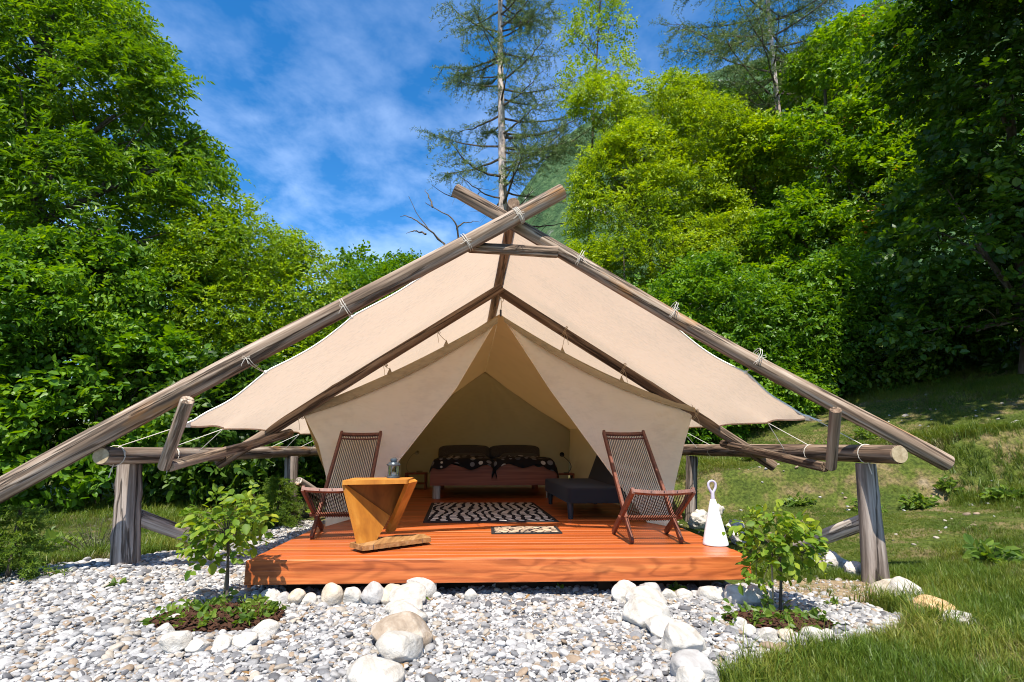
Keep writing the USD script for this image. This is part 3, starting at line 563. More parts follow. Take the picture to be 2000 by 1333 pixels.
# ---------------------------------------------------------------- tent
tent = thing('canvas_tent', 'cream canvas tent with its door flaps tied wide open', 'tent')
def cloth(P, seed, amp=.02, freq=2.2, folds=0, apex=None, axis=1):
    n = meshkit.fbm(P * freq + seed, 3, seed) - .5; P = P.copy(); P[..., axis] += amp * 2 * n
    if folds:
        ang = np.arctan2(P[..., 0] - apex[0], apex[2] - P[..., 2] + .05); d = np.linalg.norm(P - apex, axis=-1)
        P[..., axis] += .014 * np.sin(ang * folds + 2 * n) * np.exp(-d / 1.1) * np.clip(d / .2, 0, 1)
    return P
def patch(curve_a, curve_b, nu=40, nv=40):
    """The surface between two polylines that run from top to bottom."""
    def res(c):
        c = np.asarray(c, float); L = np.concatenate([[0], np.cumsum(np.linalg.norm(np.diff(c, axis=0), axis=1))]); t = np.linspace(0, L[-1], nv)
        return np.stack([np.interp(t, L, c[:, k]) for k in range(3)], 1)
    a, b = res(curve_a), res(curve_b); s = np.linspace(0, 1, nu)[:, None, None]; return a[None] * (1 - s) + b[None] * s
TA = at(976, 614, 6.16); TB = np.array([-.04, 10.9, 2.185])
CL, CR = at(590, 803, 6.10), at(1356, 799, 6.14)
EL, ER = np.array([-1.66, 10.9, 1.08]), np.array([1.60, 10.9, 1.07])
for s, c, e in ((-1, CL, EL), (1, CR, ER)):
    P = patch([TA, TB], [c, e], 36, 50); U, V = np.meshgrid(np.linspace(0, 1, 36), np.linspace(0, 1, 50), indexing='ij')
    P[..., 2] -= .09 * np.sin(np.pi * U) * (1 - V * .6) + .02 * np.sin(np.pi * U) * np.sin(V * np.pi * 5) ** 2; P = cloth(P, 3 + s, .012, 2., axis=2)
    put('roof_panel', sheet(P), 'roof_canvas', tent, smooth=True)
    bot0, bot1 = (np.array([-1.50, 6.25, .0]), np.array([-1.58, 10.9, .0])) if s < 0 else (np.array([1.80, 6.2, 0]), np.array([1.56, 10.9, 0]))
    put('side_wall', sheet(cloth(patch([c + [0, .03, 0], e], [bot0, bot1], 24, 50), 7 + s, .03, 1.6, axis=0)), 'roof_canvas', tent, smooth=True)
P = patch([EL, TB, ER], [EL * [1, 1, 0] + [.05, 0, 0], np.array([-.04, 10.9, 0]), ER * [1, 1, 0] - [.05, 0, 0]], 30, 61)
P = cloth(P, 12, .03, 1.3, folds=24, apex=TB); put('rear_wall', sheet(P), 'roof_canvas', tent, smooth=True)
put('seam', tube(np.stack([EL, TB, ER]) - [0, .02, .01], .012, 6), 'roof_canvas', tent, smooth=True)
def flap(inner, outer, s, seed):
    P = patch(inner, outer, 56, 60); U, V = np.meshgrid(np.linspace(0, 1, 56), np.linspace(0, 1, 60), indexing='ij')
    P[..., 2] -= (.055 if s < 0 else .10) * np.sin(np.pi * U) * (1 - V) ** 2
    P[..., 1] += .05 * np.sin(np.pi * U) * np.sin(np.pi * V)
    P = cloth(P, seed, .016, 2.4, folds=17, apex=TA)
    a = np.arctan2(np.abs(P[..., 0] - P[-1, 0, 0]) + .01, P[-1, 0, 2] - P[..., 2] + .01); d = np.linalg.norm(P - P[-1, 0], axis=-1)
    P[..., 1] += .010 * np.sin(a * 20) * np.exp(-d / .5) * np.clip(d / .1, 0, 1)
    put('door_flap', sheet(P), 'tent_canvas', tent, smooth=True)
    put('flap_seam', tube(P[0] - [0, .006, 0], .006, 6), 'tent_canvas', tent, smooth=True)
    top = P[:, 0]; w = .055 + .05 * np.sin(np.pi * np.linspace(0, 1, 56)) ** .7
    if s > 0: w = w * .7
    B = np.stack([top + np.array([0, -.012, .012]), top + np.array([0, -.035, 0]) - np.array([0, 0, 1.]) * w[:, None] * .5, top + np.array([0, -.022, 0]) - np.array([0, 0, 1.]) * w[:, None]], 1)
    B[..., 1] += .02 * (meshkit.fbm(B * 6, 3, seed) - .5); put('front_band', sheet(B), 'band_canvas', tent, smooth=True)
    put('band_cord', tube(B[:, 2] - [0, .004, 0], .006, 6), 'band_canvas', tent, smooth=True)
    return top
tpl = flap([at(972, 622, 6.16), at(890, 760, 6.14), at(785, 892, 6.16), onz(690, 1013, .004)], [CL, at(622, 868, 6.05), at(637, 930, 5.92), onz(635, 1029, .004)], -1, 21)
tpr = flap([at(984, 622, 6.16), at(1075, 762, 6.14), at(1190, 920, 6.1), onz(1266, 1021, .004)], [CR, at(1336, 870, 6.05), at(1318, 950, 5.95), onz(1308, 1029, .004)], 1, 22)
# ties from the tent front to the inner rafters
for px, py, qx, qy, s in ((877, 655, 852, 640, -1), (767, 716, 745, 700, -1), (1093, 655, 1107, 640, 1), (1195, 728, 1222, 712, 1), (590, 803, 583, 808, -1), (1356, 799, 1362, 806, 1)):
    tp_ = tpl if s < 0 else tpr; p, q = (tp_[{877: 15, 767: 31, 1093: 17, 1195: 34}.get(px, 54)] + [0, -.02, .055]), at(qx, qy, 6.05); a0, a1 = (BT, Bl) if s < 0 else (BT, Br); c, d = on_log(q, a0, a1)
    t = np.linspace(0, 6.28 * 2.2, 30); F = frame_z(d); loop = c + .062 * (np.cos(t)[:, None] * F[:, 0] + np.sin(t)[:, None] * F[:, 1]) + np.linspace(-.015, .015, 30)[:, None] * d
    f = c + [0, -.06, -.03]; put('tie_cord', cat_([tube(loop, .003, 5), tube(sag(f, p, .01, 5), .003, 5), tube(bez(f, f + [.02, -.02, -.05], f + [.03, -.01, -.14], 6), .0026, 5)]), 'jute_rope', tent, smooth=True)
    if py < 790: put('tie_tab', slab(np.stack([p + [0, -.004, .015], p + [-.03, -.004, -.055], p + [.03, -.004, -.055]]), .004), 'band_canvas', tent)
put('apex_cord', cat_([tube(bez(TA + [.0, -.05, .0], TA + [.03, -.05, .08], TA + [.01, -.03, .17], 6), .004, 5), tube(bez(TA + [.0, -.05, .17], TA + [.06, -.06, .18], TA + [.03, -.07, .12], 6), .004, 5)]), 'jute_rope', tent, smooth=True)
put('clip', box(.022, .02, .075, ch=.004), 'leg_dark', tent, xf=mat4(at(978, 612, 6.09)))
# ---------------------------------------------------------------- folding lounge chairs
def make_chair(name, label):
    t = thing(name, label, 'lounge chair', group=None)
    W_, w_ = .232, .196
    C = np.array([0, .206, .18]); F = np.array([0, 0, 0.]); Tp = np.array([0, 1.02, .895]); S = np.array([0, -.235, .425]); Rr = np.array([0, .535, 0.])
    for s in (-1, 1):
        put('back_rail', beam(F + [s * w_, 0, .012], Tp + [s * w_, 0, 0], .026, .05, up=(0, -.66, .75)), 'chair_wood', t)
        put('seat_rail', beam(S + [s * W_, 0, 0], Rr + [s * W_, 0, .012], .026, .05, up=(0, .5, .87)), 'chair_wood', t)
    ub = (Tp - F) / np.linalg.norm(Tp - F); nb = np.array([0, -ub[2], ub[1]])
    def bow(c, half, depth, r, nrm, flat=1.0):
        x = np.linspace(-half, half, 13); p = c + np.stack([x, 0 * x, 0 * x], 1) - np.outer(depth * (1 - (x / half) ** 2), nrm); return tube(p, r, 8)
    def bowboard(c, half, depth, h, th, nrm, along):
        x = np.linspace(-half, half, 13); p = c + np.stack([x, 0 * x, 0 * x], 1) - np.outer(depth * (1 - (x / half) ** 2), nrm)
        a, n_ = np.asarray(along) * h / 2, np.asarray(nrm) * th / 2
        ring = np.stack([p - a - n_, p + a - n_, p + a + n_, p - a + n_, p - a - n_], 1)
        m = sheet(ring); e0, e1 = ring[0], ring[-1]
        v = np.vstack([m.vertices, e0[:4], e1[:4]]); k = len(m.vertices); return trimesh.Trimesh(v, np.vstack([m.faces, [[k, k + 1, k + 2], [k, k + 2, k + 3], [k + 4, k + 6, k + 5], [k + 4, k + 7, k + 6]]]), process=False)
    put('top_bar', bowboard(Tp - ub * .028, w_ - .012, .008, .035, .022, nb, ub), 'chair_wood', t)
    put('head_bar', bow(Tp - ub * .095, w_ - .012, .010, .0085, nb), 'chair_wood', t, smooth=True)
    lowb = F + ub * .275 + nb * .0
    put('cross_bar', bowboard(lowb + [0, -.035, .0], W_ + .03, .004, .034, .024, (0, -.4, .9), (0, .9, .4)), 'chair_wood', t)
    us = (Rr - S) / np.linalg.norm(Rr - S); ns = np.array([0, us[2], -us[1]]) * -1
    put('front_bar', bowboard(S + us * .014, W_ + .008, .016, .038, .026, ns, us), 'chair_wood', t)
    for k in range(4 - 1): put('screw', trimesh.creation.icosphere(1, .0045), 'steel_grey', t, xf=mat4((-.10 + .10 * k, -.255, .42)))
    n = 21
    for k in range(n):
        x = -w_ + .026 + (2 * w_ - .052) * k / (n - 1); bw = .010 * (1 - (x / w_) ** 2)
        a, b = lowb + [x, -.02, .0], Tp - ub * .022 + [x, 0, 0]; q = np.linspace(0, 1, 9)[:, None]; p = a + (b - a) * q - np.outer(.030 * np.sin(np.pi * q[:, 0]) + bw, nb)
        put('back_cord', tube(p, 0.0040, 5), 'cord_black', t, smooth=True)
    for k in range(n):
        x = -W_ + .03 + (2 * W_ - .06) * k / (n - 1)
        a, b = S + us * .012 + [x, 0, 0], lowb + [x * .97, -.035, -.008]; q = np.linspace(0, 1, 9)[:, None]; p = a + (b - a) * q; p[:, 2] -= .028 * np.sin(np.pi * q[:, 0]) + .012 * (1 - (x / W_) ** 2)
        p = np.vstack([p, b + [0, .03, -.022], b + [0, .05, .005]]); put('seat_cord', tube(p, .0036, 5), 'cord_black', t, smooth=True)
    return t
def place(prim, loc, rz): UsdGeom.Xformable(prim).GetOrderedXformOps()[0].Set(gf(mat4(loc, rz)))
chair = make_chair('lounge_chair', 'low wooden cord chair at the right of the tent opening beside the cone lamp')
place(chair, (1.345, 4.58, 0), math.radians(-.5))
ch2 = ref(chair, 'lounge_chair', 'low wooden cord chair behind the wedge-shaped table at the left flap', (-1.235, 4.93, 0), math.radians(3.0))
for c_ in (chair, ch2): tag(c_, group='cord chairs on the deck')

# ---------------------------------------------------------------- wedge table with a lantern
table = thing('side_table', 'angular yellow-brown wooden side table with slanted panels on a plank', 'table')
zt = .503
tf, tr_ = onz(668, 939, zt), onz(797, 937, zt)
rb_, lb_ = onz(808, 932.6, zt), onz(692, 933.6, zt)
def rounded(poly, k=3, c=.03):
    out = []; P = np.asarray(poly); n = len(P)
    for i in range(n):
        a, b = P[i] - P[i - 1], P[(i + 1) % n] - P[i]; out += [P[i] - a / np.linalg.norm(a) * c, P[i] - a / np.linalg.norm(a) * c * .3 + b / np.linalg.norm(b) * c * .3, P[i] + b / np.linalg.norm(b) * c]
    return np.array(out)
put('table_top', slab(rounded([tf, tr_, rb_, lb_], c=.012), .032, np.array([0, 0, 1.])), 'table_wood', table)
zb = .055
Ba, Bb = at(790, 944, tr_[1] + .02), onz(749, 1042, zb + .002)
Bc, Bd = onz(764, 1037, zb + .002), at(807, 940, rb_[1] - .02)
def onto(a_, b_, c_, p_):
    n_ = np.cross(b_ - a_, c_ - a_); d_ = p_ - CAM; return CAM + d_ * ((a_ - CAM) @ n_ / (d_ @ n_))
Bd = onto(Ba, Bb, Bc, Bd)
put('side_panel', slab([Ba + [.035, 0, 0], Bb + [.035, 0, 0], Bc + [.035, 0, 0], Bd + [.035, 0, 0]], .03), 'table_wood', table)
Aa, Ab, Ac = at(673, 945, tf[1] + .02), onz(702, 1062, zb + .002), onz(733, 1060, zb + .002)
Ad = Ba + (Bb - Ba) * .64 + [-.004, -.004, 0]
Ac = onto(Aa, Ab, Ad, Ac)
put('front_panel', slab([Aa, Ab, Ac, Ad], .028), 'table_wood', table)
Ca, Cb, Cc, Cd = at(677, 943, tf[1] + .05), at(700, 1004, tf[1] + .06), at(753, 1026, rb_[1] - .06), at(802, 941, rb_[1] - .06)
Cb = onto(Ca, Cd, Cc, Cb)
put('rear_panel', slab([Ca, Cb, Cc, Cd], .02), 'shaded_table_wood', table)  # shade inside the table comes from this panel's darker colour
pl = [onz(*q, zb) for q in ((683, 1060), (709, 1067), (842, 1050), (828, 1043), (774, 1045))]
put('base_plank', slab(pl, .034, np.array([0, 0, 1.])), 'plank_wood', table)
q = onz(728, 1068, 0); put('foot_block', box(.06, .05, .021), 'plank_wood', table, xf=mat4((q[0], q[1] + .04, .0105)))
q = onz(820, 1052, 0); put('foot_block', box(.04, .05, .021), 'plank_wood', table, xf=mat4((q[0] - .03, q[1] + .04, .0105)))

lp = onz(768, 934, zt); lan = thing('lantern', 'small grey metal candle lantern standing on the wooden table', 'lantern', (lp[0], lp[1], zt))
put('base', lathe([(0, 0), (.052, 0), (.052, .010), (.047, .014), (.047, .020), (0, .020)]), 'steel_grey', lan, smooth=35)
for k in range(6):
    a = k * math.pi / 3 + .3; put('bar', box(.007, .004, .074, ch=.001), 'steel_grey', lan, xf=mat4((.042 * math.cos(a), .042 * math.sin(a), .057), a + math.pi / 2))
MAT['lantern_glass'] = usdkit.material(stage, '/World/Looks/lantern_glass', {'f': ('fresnel', {'IOR': 1.45}), 't': ('transparent_bsdf', {'color': (.88, .90, .90)}), 'g': ('glossy_bsdf', {'roughness': .05, 'color': (.9, .9, .9)}), 'm': ('mix_closure', {})}, [('f.fac', 'm.fac'), ('t.BSDF', 'm.closure1'), ('g.BSDF', 'm.closure2')], surface='m.closure')
put('glass', trimesh.creation.cylinder(.039, .072, sections=6), 'lantern_glass', lan, xf=mat4((0, 0, .057), .3))
put('candle', lathe([(0, .0), (.019, 0), (.019, .022), (.004, .023), (0, .03)]), 'candle', lan, smooth=35, xf=mat4((0, 0, .021)))
put('cap', lathe([(.0, .094), (.050, .094), (.052, .100), (.052, .106), (.046, .110), (.040, .122), (.024, .128), (.024, .136), (.030, .138), (.028, .150), (.016, .160), (0, .162)]), 'steel_grey', lan, smooth=35)
t_ = np.linspace(-.15, math.pi + .15, 20); put('handle', tube(np.stack([.054 * np.cos(t_), 0 * t_ - .008, .104 + .012 * np.sin(t_)], 1), .0022, 6), 'steel_grey', lan, smooth=True)

cl = onz(1403, 1067, 0); cone = thing('cone_lamp', 'white cone-shaped outdoor lamp with a looped carrying handle', 'lamp', (cl[0], cl[1] + .05, 0))
put('shade', lathe([(0, .004), (.094, .004), (.096, .012), (.094, .022), (.078, .10), (.047, .235), (.026, .325), (.018, .345), (0, .347)], 48), 'white_plastic', cone, smooth=35)
hp = [(0, 0, .340), (.001, 0, .375), (.008, 0, .398), (.024, 0, .425), (.030, 0, .450), (.024, 0, .472), (0, 0, .484), (-.024, 0, .472), (-.030, 0, .450), (-.024, 0, .425), (-.008, 0, .398), (-.001, 0, .375), (0, 0, .340)]
from scipy.interpolate import CubicSpline
hs = CubicSpline(np.arange(13), np.array(hp))(np.linspace(0, 12, 60)); put('handle', tube(hs, np.interp(np.linspace(0, 12, 60), [0, 2, 6, 10, 12], [.017, .011, .009, .011, .017]), 10), 'mauve_plastic', cone, smooth=True)

# ---------------------------------------------------------------- bed
bed = thing('wooden_bed', 'reddish-brown double bed with scalloped foot board at the back of the tent', 'bed', (.115, 8.55, 0), math.radians(2.2))
bw = .935
xs = np.linspace(-bw, bw, 61); xr = (xs + bw) / (2 * bw)
topz = .505 - .055 * np.exp(-((xr - .27) / .075) ** 2) - .04 * np.exp(-((xr - .52) / .03) ** 2) - .055 * np.exp(-((xr - .86) / .05) ** 2) - .05 * np.clip((.09 - xr) / .09, 0, 1) - .03 * np.clip((xr - .93) / .07, 0, 1)
from shapely.geometry import Polygon as _Pg
fb = trimesh.creation.extrude_polygon(_Pg(np.concatenate([np.stack([xs, topz], 1), [[bw, .19], [-bw, .19]]])), .035, engine='earcut')
fb.apply_transform(trimesh.transformations.rotation_matrix(math.pi / 2, [1, 0, 0])); put('foot_board', fb, 'bed_wood', bed, xf=mat4((0, .035, 0)))
for s in (-1, 1):
    put('side_rail', box(.03, 1.98, .17, ch=.003), 'bed_wood', bed, xf=mat4((s * (bw - .03), 1.03, .30)))
    for y in (.10, 1.95):
        m, xf = log((s * (bw - .09) * (1 if y < 1 else 1), y, 0), (s * (bw - .09), y, .30), .058, .056, 70 + int(s * 3 + y), knots=1, bend=0); put('leg', m, 'pale_log_wood' if y < 1 else 'bed_wood', bed, smooth=40, xf=xf)
put('head_board', box(2 * bw, .03, .32, ch=.003), 'bed_wood', bed, xf=mat4((0, 2.03, .36)))
put('mattress', box(1.8, 1.92, .16, ch=.03), 'sheet_fabric', bed, xf=mat4((0, 1.0, .40)))
MAT['duvet_print'] = usdkit.material(stage, '/World/Looks/duvet_print', {'tc': ('texture_coordinate', {}), 'v': ('voronoi_texture', {'scale': 8.5, 'randomness': .35}), 'lt': ('map_range', {'from_min': .40, 'from_max': .37, 'clamp': True}),
    'sp': ('separate_color', {}), 'cr': ('rgb_ramp', {'interpolate': False, 'ramp': [(0, (.07, .07, .075)), (.35, (.16, .16, .17)), (.6, (.50, .47, .43)), (.75, (.10, .10, .105)), (.9, (.6, .56, .5))]}), 'm': ('mix', {'color1': (.010, .009, .010)}), 'p': ('principled_bsdf', {'roughness': .85, 'specular_ior_level': .2})},
    [('tc.object', 'v.vector'), ('v.distance', 'lt.value'), ('v.color', 'sp.color'), ('sp.r', 'cr.fac'), ('lt.result', 'm.fac'), ('cr.color', 'm.color2'), ('m.color', 'p.base_color')], surface='p.BSDF')
B0 = np.array([.115, 8.55, 0]); ca, sa = math.cos(math.radians(2.2)), math.sin(math.radians(2.2))
def on_bed(x, y, z): return (B0[0] + x * ca - y * sa, B0[1] + x * sa + y * ca, z)
for k, (cx, lb) in enumerate(((-.455, 'dark duvet with grey and white dots on the left half of the bed'), (.465, 'dark duvet with grey and white dots on the right half of the bed'))):
    X, Y = np.meshgrid(np.linspace(-.5, .5, 44), np.linspace(-.06, 1.25, 44), indexing='ij')
    pr = (1 - (np.abs(X) / .5) ** 4) * (1 - np.abs((Y - .6) / .68) ** 6)
    Z = .47 + .125 * np.clip(pr, 0, 1) ** .45 + .07 * (meshkit.fbm(np.stack([X * 4 + k * 9, Y * 4, X * 0], -1), 3, 5) - .5)
    Z -= .11 * np.clip((.02 - Y) / .08, 0, 1) * (.6 + .4 * np.sin(X * 14 + k * 2)) ; Z -= .10 * np.clip((np.abs(X) - .44) / .06, 0, 1)
    put('duvet', sheet(np.stack([X, Y, Z], -1)), 'duvet_print', smooth=True, label=lb, cat='duvet', group='dotted duvets on the bed', xf=mat4(on_bed(cx, .0, .0), math.radians(2.2)))
for k, (cx, lb) in enumerate(((-.44, 'dark grey pillow propped behind the left duvet'), (.46, 'dark grey pillow propped behind the right duvet'))):
    m = trimesh.creation.icosphere(4, 1.0); v = np.array(m.vertices); v = np.sign(v) * np.abs(v) ** np.array([.30, .8, .40]); v *= [.465, .10, .125]; v[:, 2] += .02 * np.cos(v[:, 0] * 3.2); v += .012 * (meshkit.fbm(v * 8 + k, 3, 3)[:, None] - .5)
    R = trimesh.transformations.rotation_matrix(math.radians(-22), [1, 0, 0])[:3, :3]
    put('pillow', trimesh.Trimesh(v, m.faces, process=False), 'pillow_fabric', smooth=True, label=lb, cat='pillow', group='pillows on the bed', xf=mat4(on_bed(cx, 1.83, .635), R=R))
    X, Y = np.meshgrid(np.linspace(-.33, .33, 24), np.linspace(-.17, .17, 14), indexing='ij'); Z = .06 * np.clip((1 - (X / .33) ** 4) * (1 - (Y / .17) ** 4), 0, 1) ** .5
    put('folded_blanket', sheet(np.stack([X, Y, Z], -1)), 'sheet_fabric', smooth=True, label=('grey folded blanket before the left pillow' if k == 0 else 'grey folded blanket before the right pillow'), cat='blanket', xf=mat4(on_bed(cx + .05, 1.42, .585)))

# ---------------------------------------------------------------- bedside
def nightstand(px0, px1, pyt, Y, label):
    a, b = at(px0, pyt, Y), at(px1, pyt, Y); w = b[0] - a[0]; h = a[2]
    t = thing('nightstand', label, 'bedside table', ((a[0] + b[0]) / 2, Y + .15, 0))
    put('top', box(w, .32, .03, ch=.003), 'bed_wood', t, xf=mat4((0, 0, h - .015)))
    for s in (-1, 1): put('side', box(.025, .30, h - .032), 'bed_wood', t, xf=mat4((s * (w / 2 - .014), 0, (h - .032) / 2)))
    put('shelf', box(w - .056, .29, .02), 'bed_wood', t, xf=mat4((0, 0, h * .35))); return (a[0] + b[0]) / 2, Y + .15, h
n1 = nightstand(791, 832, 924, 10.35, 'low open bedside box left of the bed')
n2 = nightstand(1088, 1122, 925, 9.9, 'low bedside box right of the bed behind the sofa bed')
def reading_lamp(base, path, head, r, m, label, face):
    t = thing('reading_lamp', label, 'lamp', base)
    put('base', lathe([(0, 0), (.045, 0), (.045, .012), (0, .016)]), m, t, smooth=35)
    p = CubicSpline(np.linspace(0, 1, len(path)), np.array(path) - base)(np.linspace(0, 1, 24)); put('gooseneck', tube(p, .006, 6), m, t, smooth=True)
    h = lathe([(0, 0), (.02, .0), (r, .035), (r * .95, .04), (.01, .012), (0, .012)]); xf = np.eye(4); xf[:3, :3] = frame_z(face); xf[:3, 3] = np.array(head) - base - np.asarray(face) * .02
    put('lamp_head', h, m, t, smooth=35, xf=xf)
b1 = np.array([n1[0] - .1, n1[1] - .02, n1[2]]); h1 = at(814, 884, b1[1]); reading_lamp(b1, [b1, at(794, 912, b1[1]), at(801, 894, b1[1]), h1], h1, .042, 'lamp_brass', 'thin pale gooseneck reading lamp left of the bed', (.6, -.7, -.3))
b2 = np.array([n2[0] + .02, n2[1] - .06, n2[2]]); h2 = at(1098, 888, b2[1]); reading_lamp(b2, [b2, at(1114, 918, b2[1]), at(1114, 906, b2[1]), at(1104, 895, b2[1]), h2], h2, .042, 'lamp_black', 'black gooseneck reading lamp right of the bed', (-.3, -.9, -.1))
put('dish', lathe([(0, 0), (.05, 0), (.065, .03), (.06, .03), (.048, .008), (0, .008)]), 'lamp_brass', smooth=35, label='small brass dish on the left bedside box', cat='dish', xf=mat4((n1[0] + .06, n1[1] - .04, n1[2] + .001)))

# ---------------------------------------------------------------- sofa bed, rug, door mat
sofa = thing('sofa_bed', 'charcoal fabric sofa bed along the right wall of the tent', 'sofa bed')
def cushion(sx, sy, sz, p=.16, tuft=None):
    m = trimesh.creation.icosphere(5, 1.0); v = np.array(m.vertices); v = np.sign(v) * np.abs(v) ** p; v *= np.array([sx, sy, sz]) / 2 / np.abs(v).max(0)
    if tuft:
        top = v[:, 2] > 0; d = np.full(len(v), 0.)
        for i in range(tuft[0]):
            for j in range(tuft[1]):
                c = np.array([(i + .5) / tuft[0] - .5, (j + .5) / tuft[1] - .5]) * [sx, sy]; d = np.maximum(d, np.exp(-((v[:, :2] - c) ** 2).sum(1) / .03 ** 2))
        v[:, 2] -= top * d * .022
    return trimesh.Trimesh(v, m.faces, process=False)
put('mattress', cushion(.72, 1.84, .17, .13, (2, 4)), 'charcoal_fabric', sofa, smooth=True, xf=mat4((1.18, 6.98, .245), math.radians(2)))
R = trimesh.transformations.rotation_matrix(math.radians(68), [0, 1, 0])[:3, :3]
R = trimesh.transformations.rotation_matrix(math.radians(-68), [0, 1, 0])[:3, :3]
put('backrest', cushion(.62, 1.62, .12, .13), 'charcoal_fabric', sofa, smooth=True, xf=mat4((1.54, 7.12, .52), R=R))
for x, y in ((.895, 6.16), (1.46, 6.16), (.86, 7.74), (1.46, 7.74)): put('leg', lathe([(0, 0), (.026, 0), (.036, .17), (0, .17)], 16), 'leg_dark', sofa, smooth=35, xf=mat4((x, y, 0)))

def flat_rug(name, px4, th, m, border, label, cat):
    P = [onz(*q, th) for q in px4]; c = np.mean(P, 0); t = thing(name, label, cat, (c[0], c[1], 0)); P = [p - [c[0], c[1], 0] for p in P]
    b = slab(rounded(P, c=.012), th - .001, np.array([0, 0, 1.])); put('backing', b, border, t)
    i = np.array([.94 if name == 'patterned_rug' else .90, .955 if name == 'patterned_rug' else .80, 1.]); Q = np.array(P) * i + [0, 0, .0025]
    put('pile' if name == 'patterned_rug' else 'tread', slab(Q, .0022, np.array([0, 0, 1.])), m, t); return t
MAT['rug_print'] = usdkit.material(stage, '/World/Looks/rug_print', {'tc': ('texture_coordinate', {}), 'sx': ('separate_xyz', {}), 'wn': ('noise_texture', {'scale': 1.6, 'detail': 2}), 'wm': ('math', {'math_type': 'multiply_add', 'value2': .34, 'value3': -.17}), 'ax': ('math', {'math_type': 'add'}),
    'cx': ('combine_xyz', {}), 'br': ('brick_texture', {'color1': (1, 1, 1), 'color2': (.86, .86, .86), 'mortar': (0, 0, 0), 'scale': 1.0, 'mortar_size': .025, 'mortar_smooth': .55, 'brick_width': .125, 'row_height': .098, 'offset': .45}),
    'r': ('rgb_ramp', {'ramp': [(.60, (.014, .013, .016)), (.70, (.62, .57, .52)), (1, (.70, .64, .58))]}), 'p': ('principled_bsdf', {'roughness': .95, 'specular_ior_level': .1})},
    [('tc.object', 'sx.vector'), ('tc.object', 'wn.vector'), ('wn.fac', 'wm.value1'), ('sx.x', 'ax.value1'), ('wm.value', 'ax.value2'), ('sx.y', 'cx.x'), ('ax.value', 'cx.y'), ('cx.vector', 'br.vector'), ('br.color', 'r.fac'), ('r.color', 'p.base_color')], surface='p.BSDF')
MAT['mat_print'] = usdkit.material(stage, '/World/Looks/mat_print', {'tc': ('texture_coordinate', {}), 'mp': ('mapping', {'scale': (13, 26, 1)}), 'n': ('noise_texture', {'scale': 3, 'detail': 2}), 'v': ('voronoi_texture', {'scale': 1.0, 'feature': 'distance_to_edge', 'randomness': .9}),
    'r': ('rgb_ramp', {'ramp': [(.07, (.02, .018, .02)), (.13, (.52, .38, .26))]}), 'p': ('principled_bsdf', {'roughness': .95, 'specular_ior_level': .1})}, [('tc.object', 'mp.vector'), ('mp.vector', 'v.vector'), ('v.distance', 'r.fac'), ('r.color', 'p.base_color')], surface='p.BSDF')
flat_rug('patterned_rug', [(843, 982), (826, 1019.5), (1092, 1018.5), (1041, 981.5)], .012, 'rug_print', 'rubber_black', 'black rug with rows of white ovals inside the tent opening', 'rug')
flat_rug('door_mat', [(959, 1028.5), (959.5, 1042), (1099, 1041), (1086, 1027.5)], .010, 'mat_print', 'rubber_black', 'small dark door mat with beige leaf shapes at the tent entrance', 'door mat')
# ---------------------------------------------------------------- foliage
L4 = (np.array([[0, 0, 0], [.42, .5, .10], [1, 0, -.06], [.42, -.5, .10]]), np.array([[0, 2, 1], [0, 3, 2]]))
L6 = (np.array([[0, 0, 0], [.28, .46, .09], [.68, .40, .07], [1, 0, -.10], [.68, -.40, .07], [.28, -.46, .09]]), np.array([[0, 2, 1], [0, 3, 2], [0, 5, 4], [0, 4, 3]]))
LN = (np.array([[0, .5, 0], [0, -.5, 0], [1, 0, -.1]]), np.array([[0, 1, 2]]))
def unit(v): return v / (np.linalg.norm(v, axis=-1, keepdims=True) + 1e-12)
def scatter(P, A, N, length, width, tmpl=L4):
    tv, tf = tmpl; A = unit(A); N = unit(N - A * (N * A).sum(-1, keepdims=True)); B = np.cross(N, A)
    V = P[:, None] + length[:, None, None] * (tv[None, :, :1] * A[:, None] + tv[None, :, 2:] * N[:, None]) + (tv[None, :, 1:2] * width[:, None, None]) * B[:, None]
    F = tf[None] + (np.arange(len(P)) * len(tv))[:, None, None]
    return V.reshape(-1, 3), F.reshape(-1, 3)
def twigs(r, base, direc, up, L, k, leaf_l, leaf_w, tmpl=L4, droop=.25, jit=.35, spread=55., fold=0.):
    """k leaves set alternately along each twig; returns the leaf mesh arrays."""
    n = len(base); L = np.broadcast_to(L, (n,)); direc = unit(direc); up = unit(up - direc * (up * direc).sum(-1, keepdims=True)); side = np.cross(up, direc)
    t = (np.arange(k) + .6) / k; tt = np.broadcast_to(t, (n, k)) + r.normal(0, .04, (n, k))
    sgn = np.where(np.arange(k) % 2, 1., -1.)[None, :, None]
    p = base[:, None] + direc[:, None] * (tt * L[:, None])[..., None] - np.array([0, 0, 1.]) * (droop * L[:, None] * tt ** 2)[..., None]
    a = math.radians(spread); ax = direc[:, None] * math.cos(a) + side[:, None] * sgn * math.sin(a) + r.normal(0, jit * .6, (n, k, 3)) - np.array([0, 0, .25])
    nn = up[:, None] + r.normal(0, jit, (n, k, 3)) + side[:, None] * sgn * fold
    S = leaf_l * r.lognormal(0, .22, (n, k)) * (1.0 - .25 * np.abs(tt - .45))
    return scatter(p.reshape(-1, 3), ax.reshape(-1, 3), nn.reshape(-1, 3), S.ravel(), S.ravel() * leaf_w / leaf_l, tmpl)
def merge(parts):
    vs, fs, o = [], [], 0
    for v, f in parts: vs.append(v); fs.append(f + o); o += len(v)
    return trimesh.Trimesh(np.vstack(vs), np.vstack(fs), process=False)
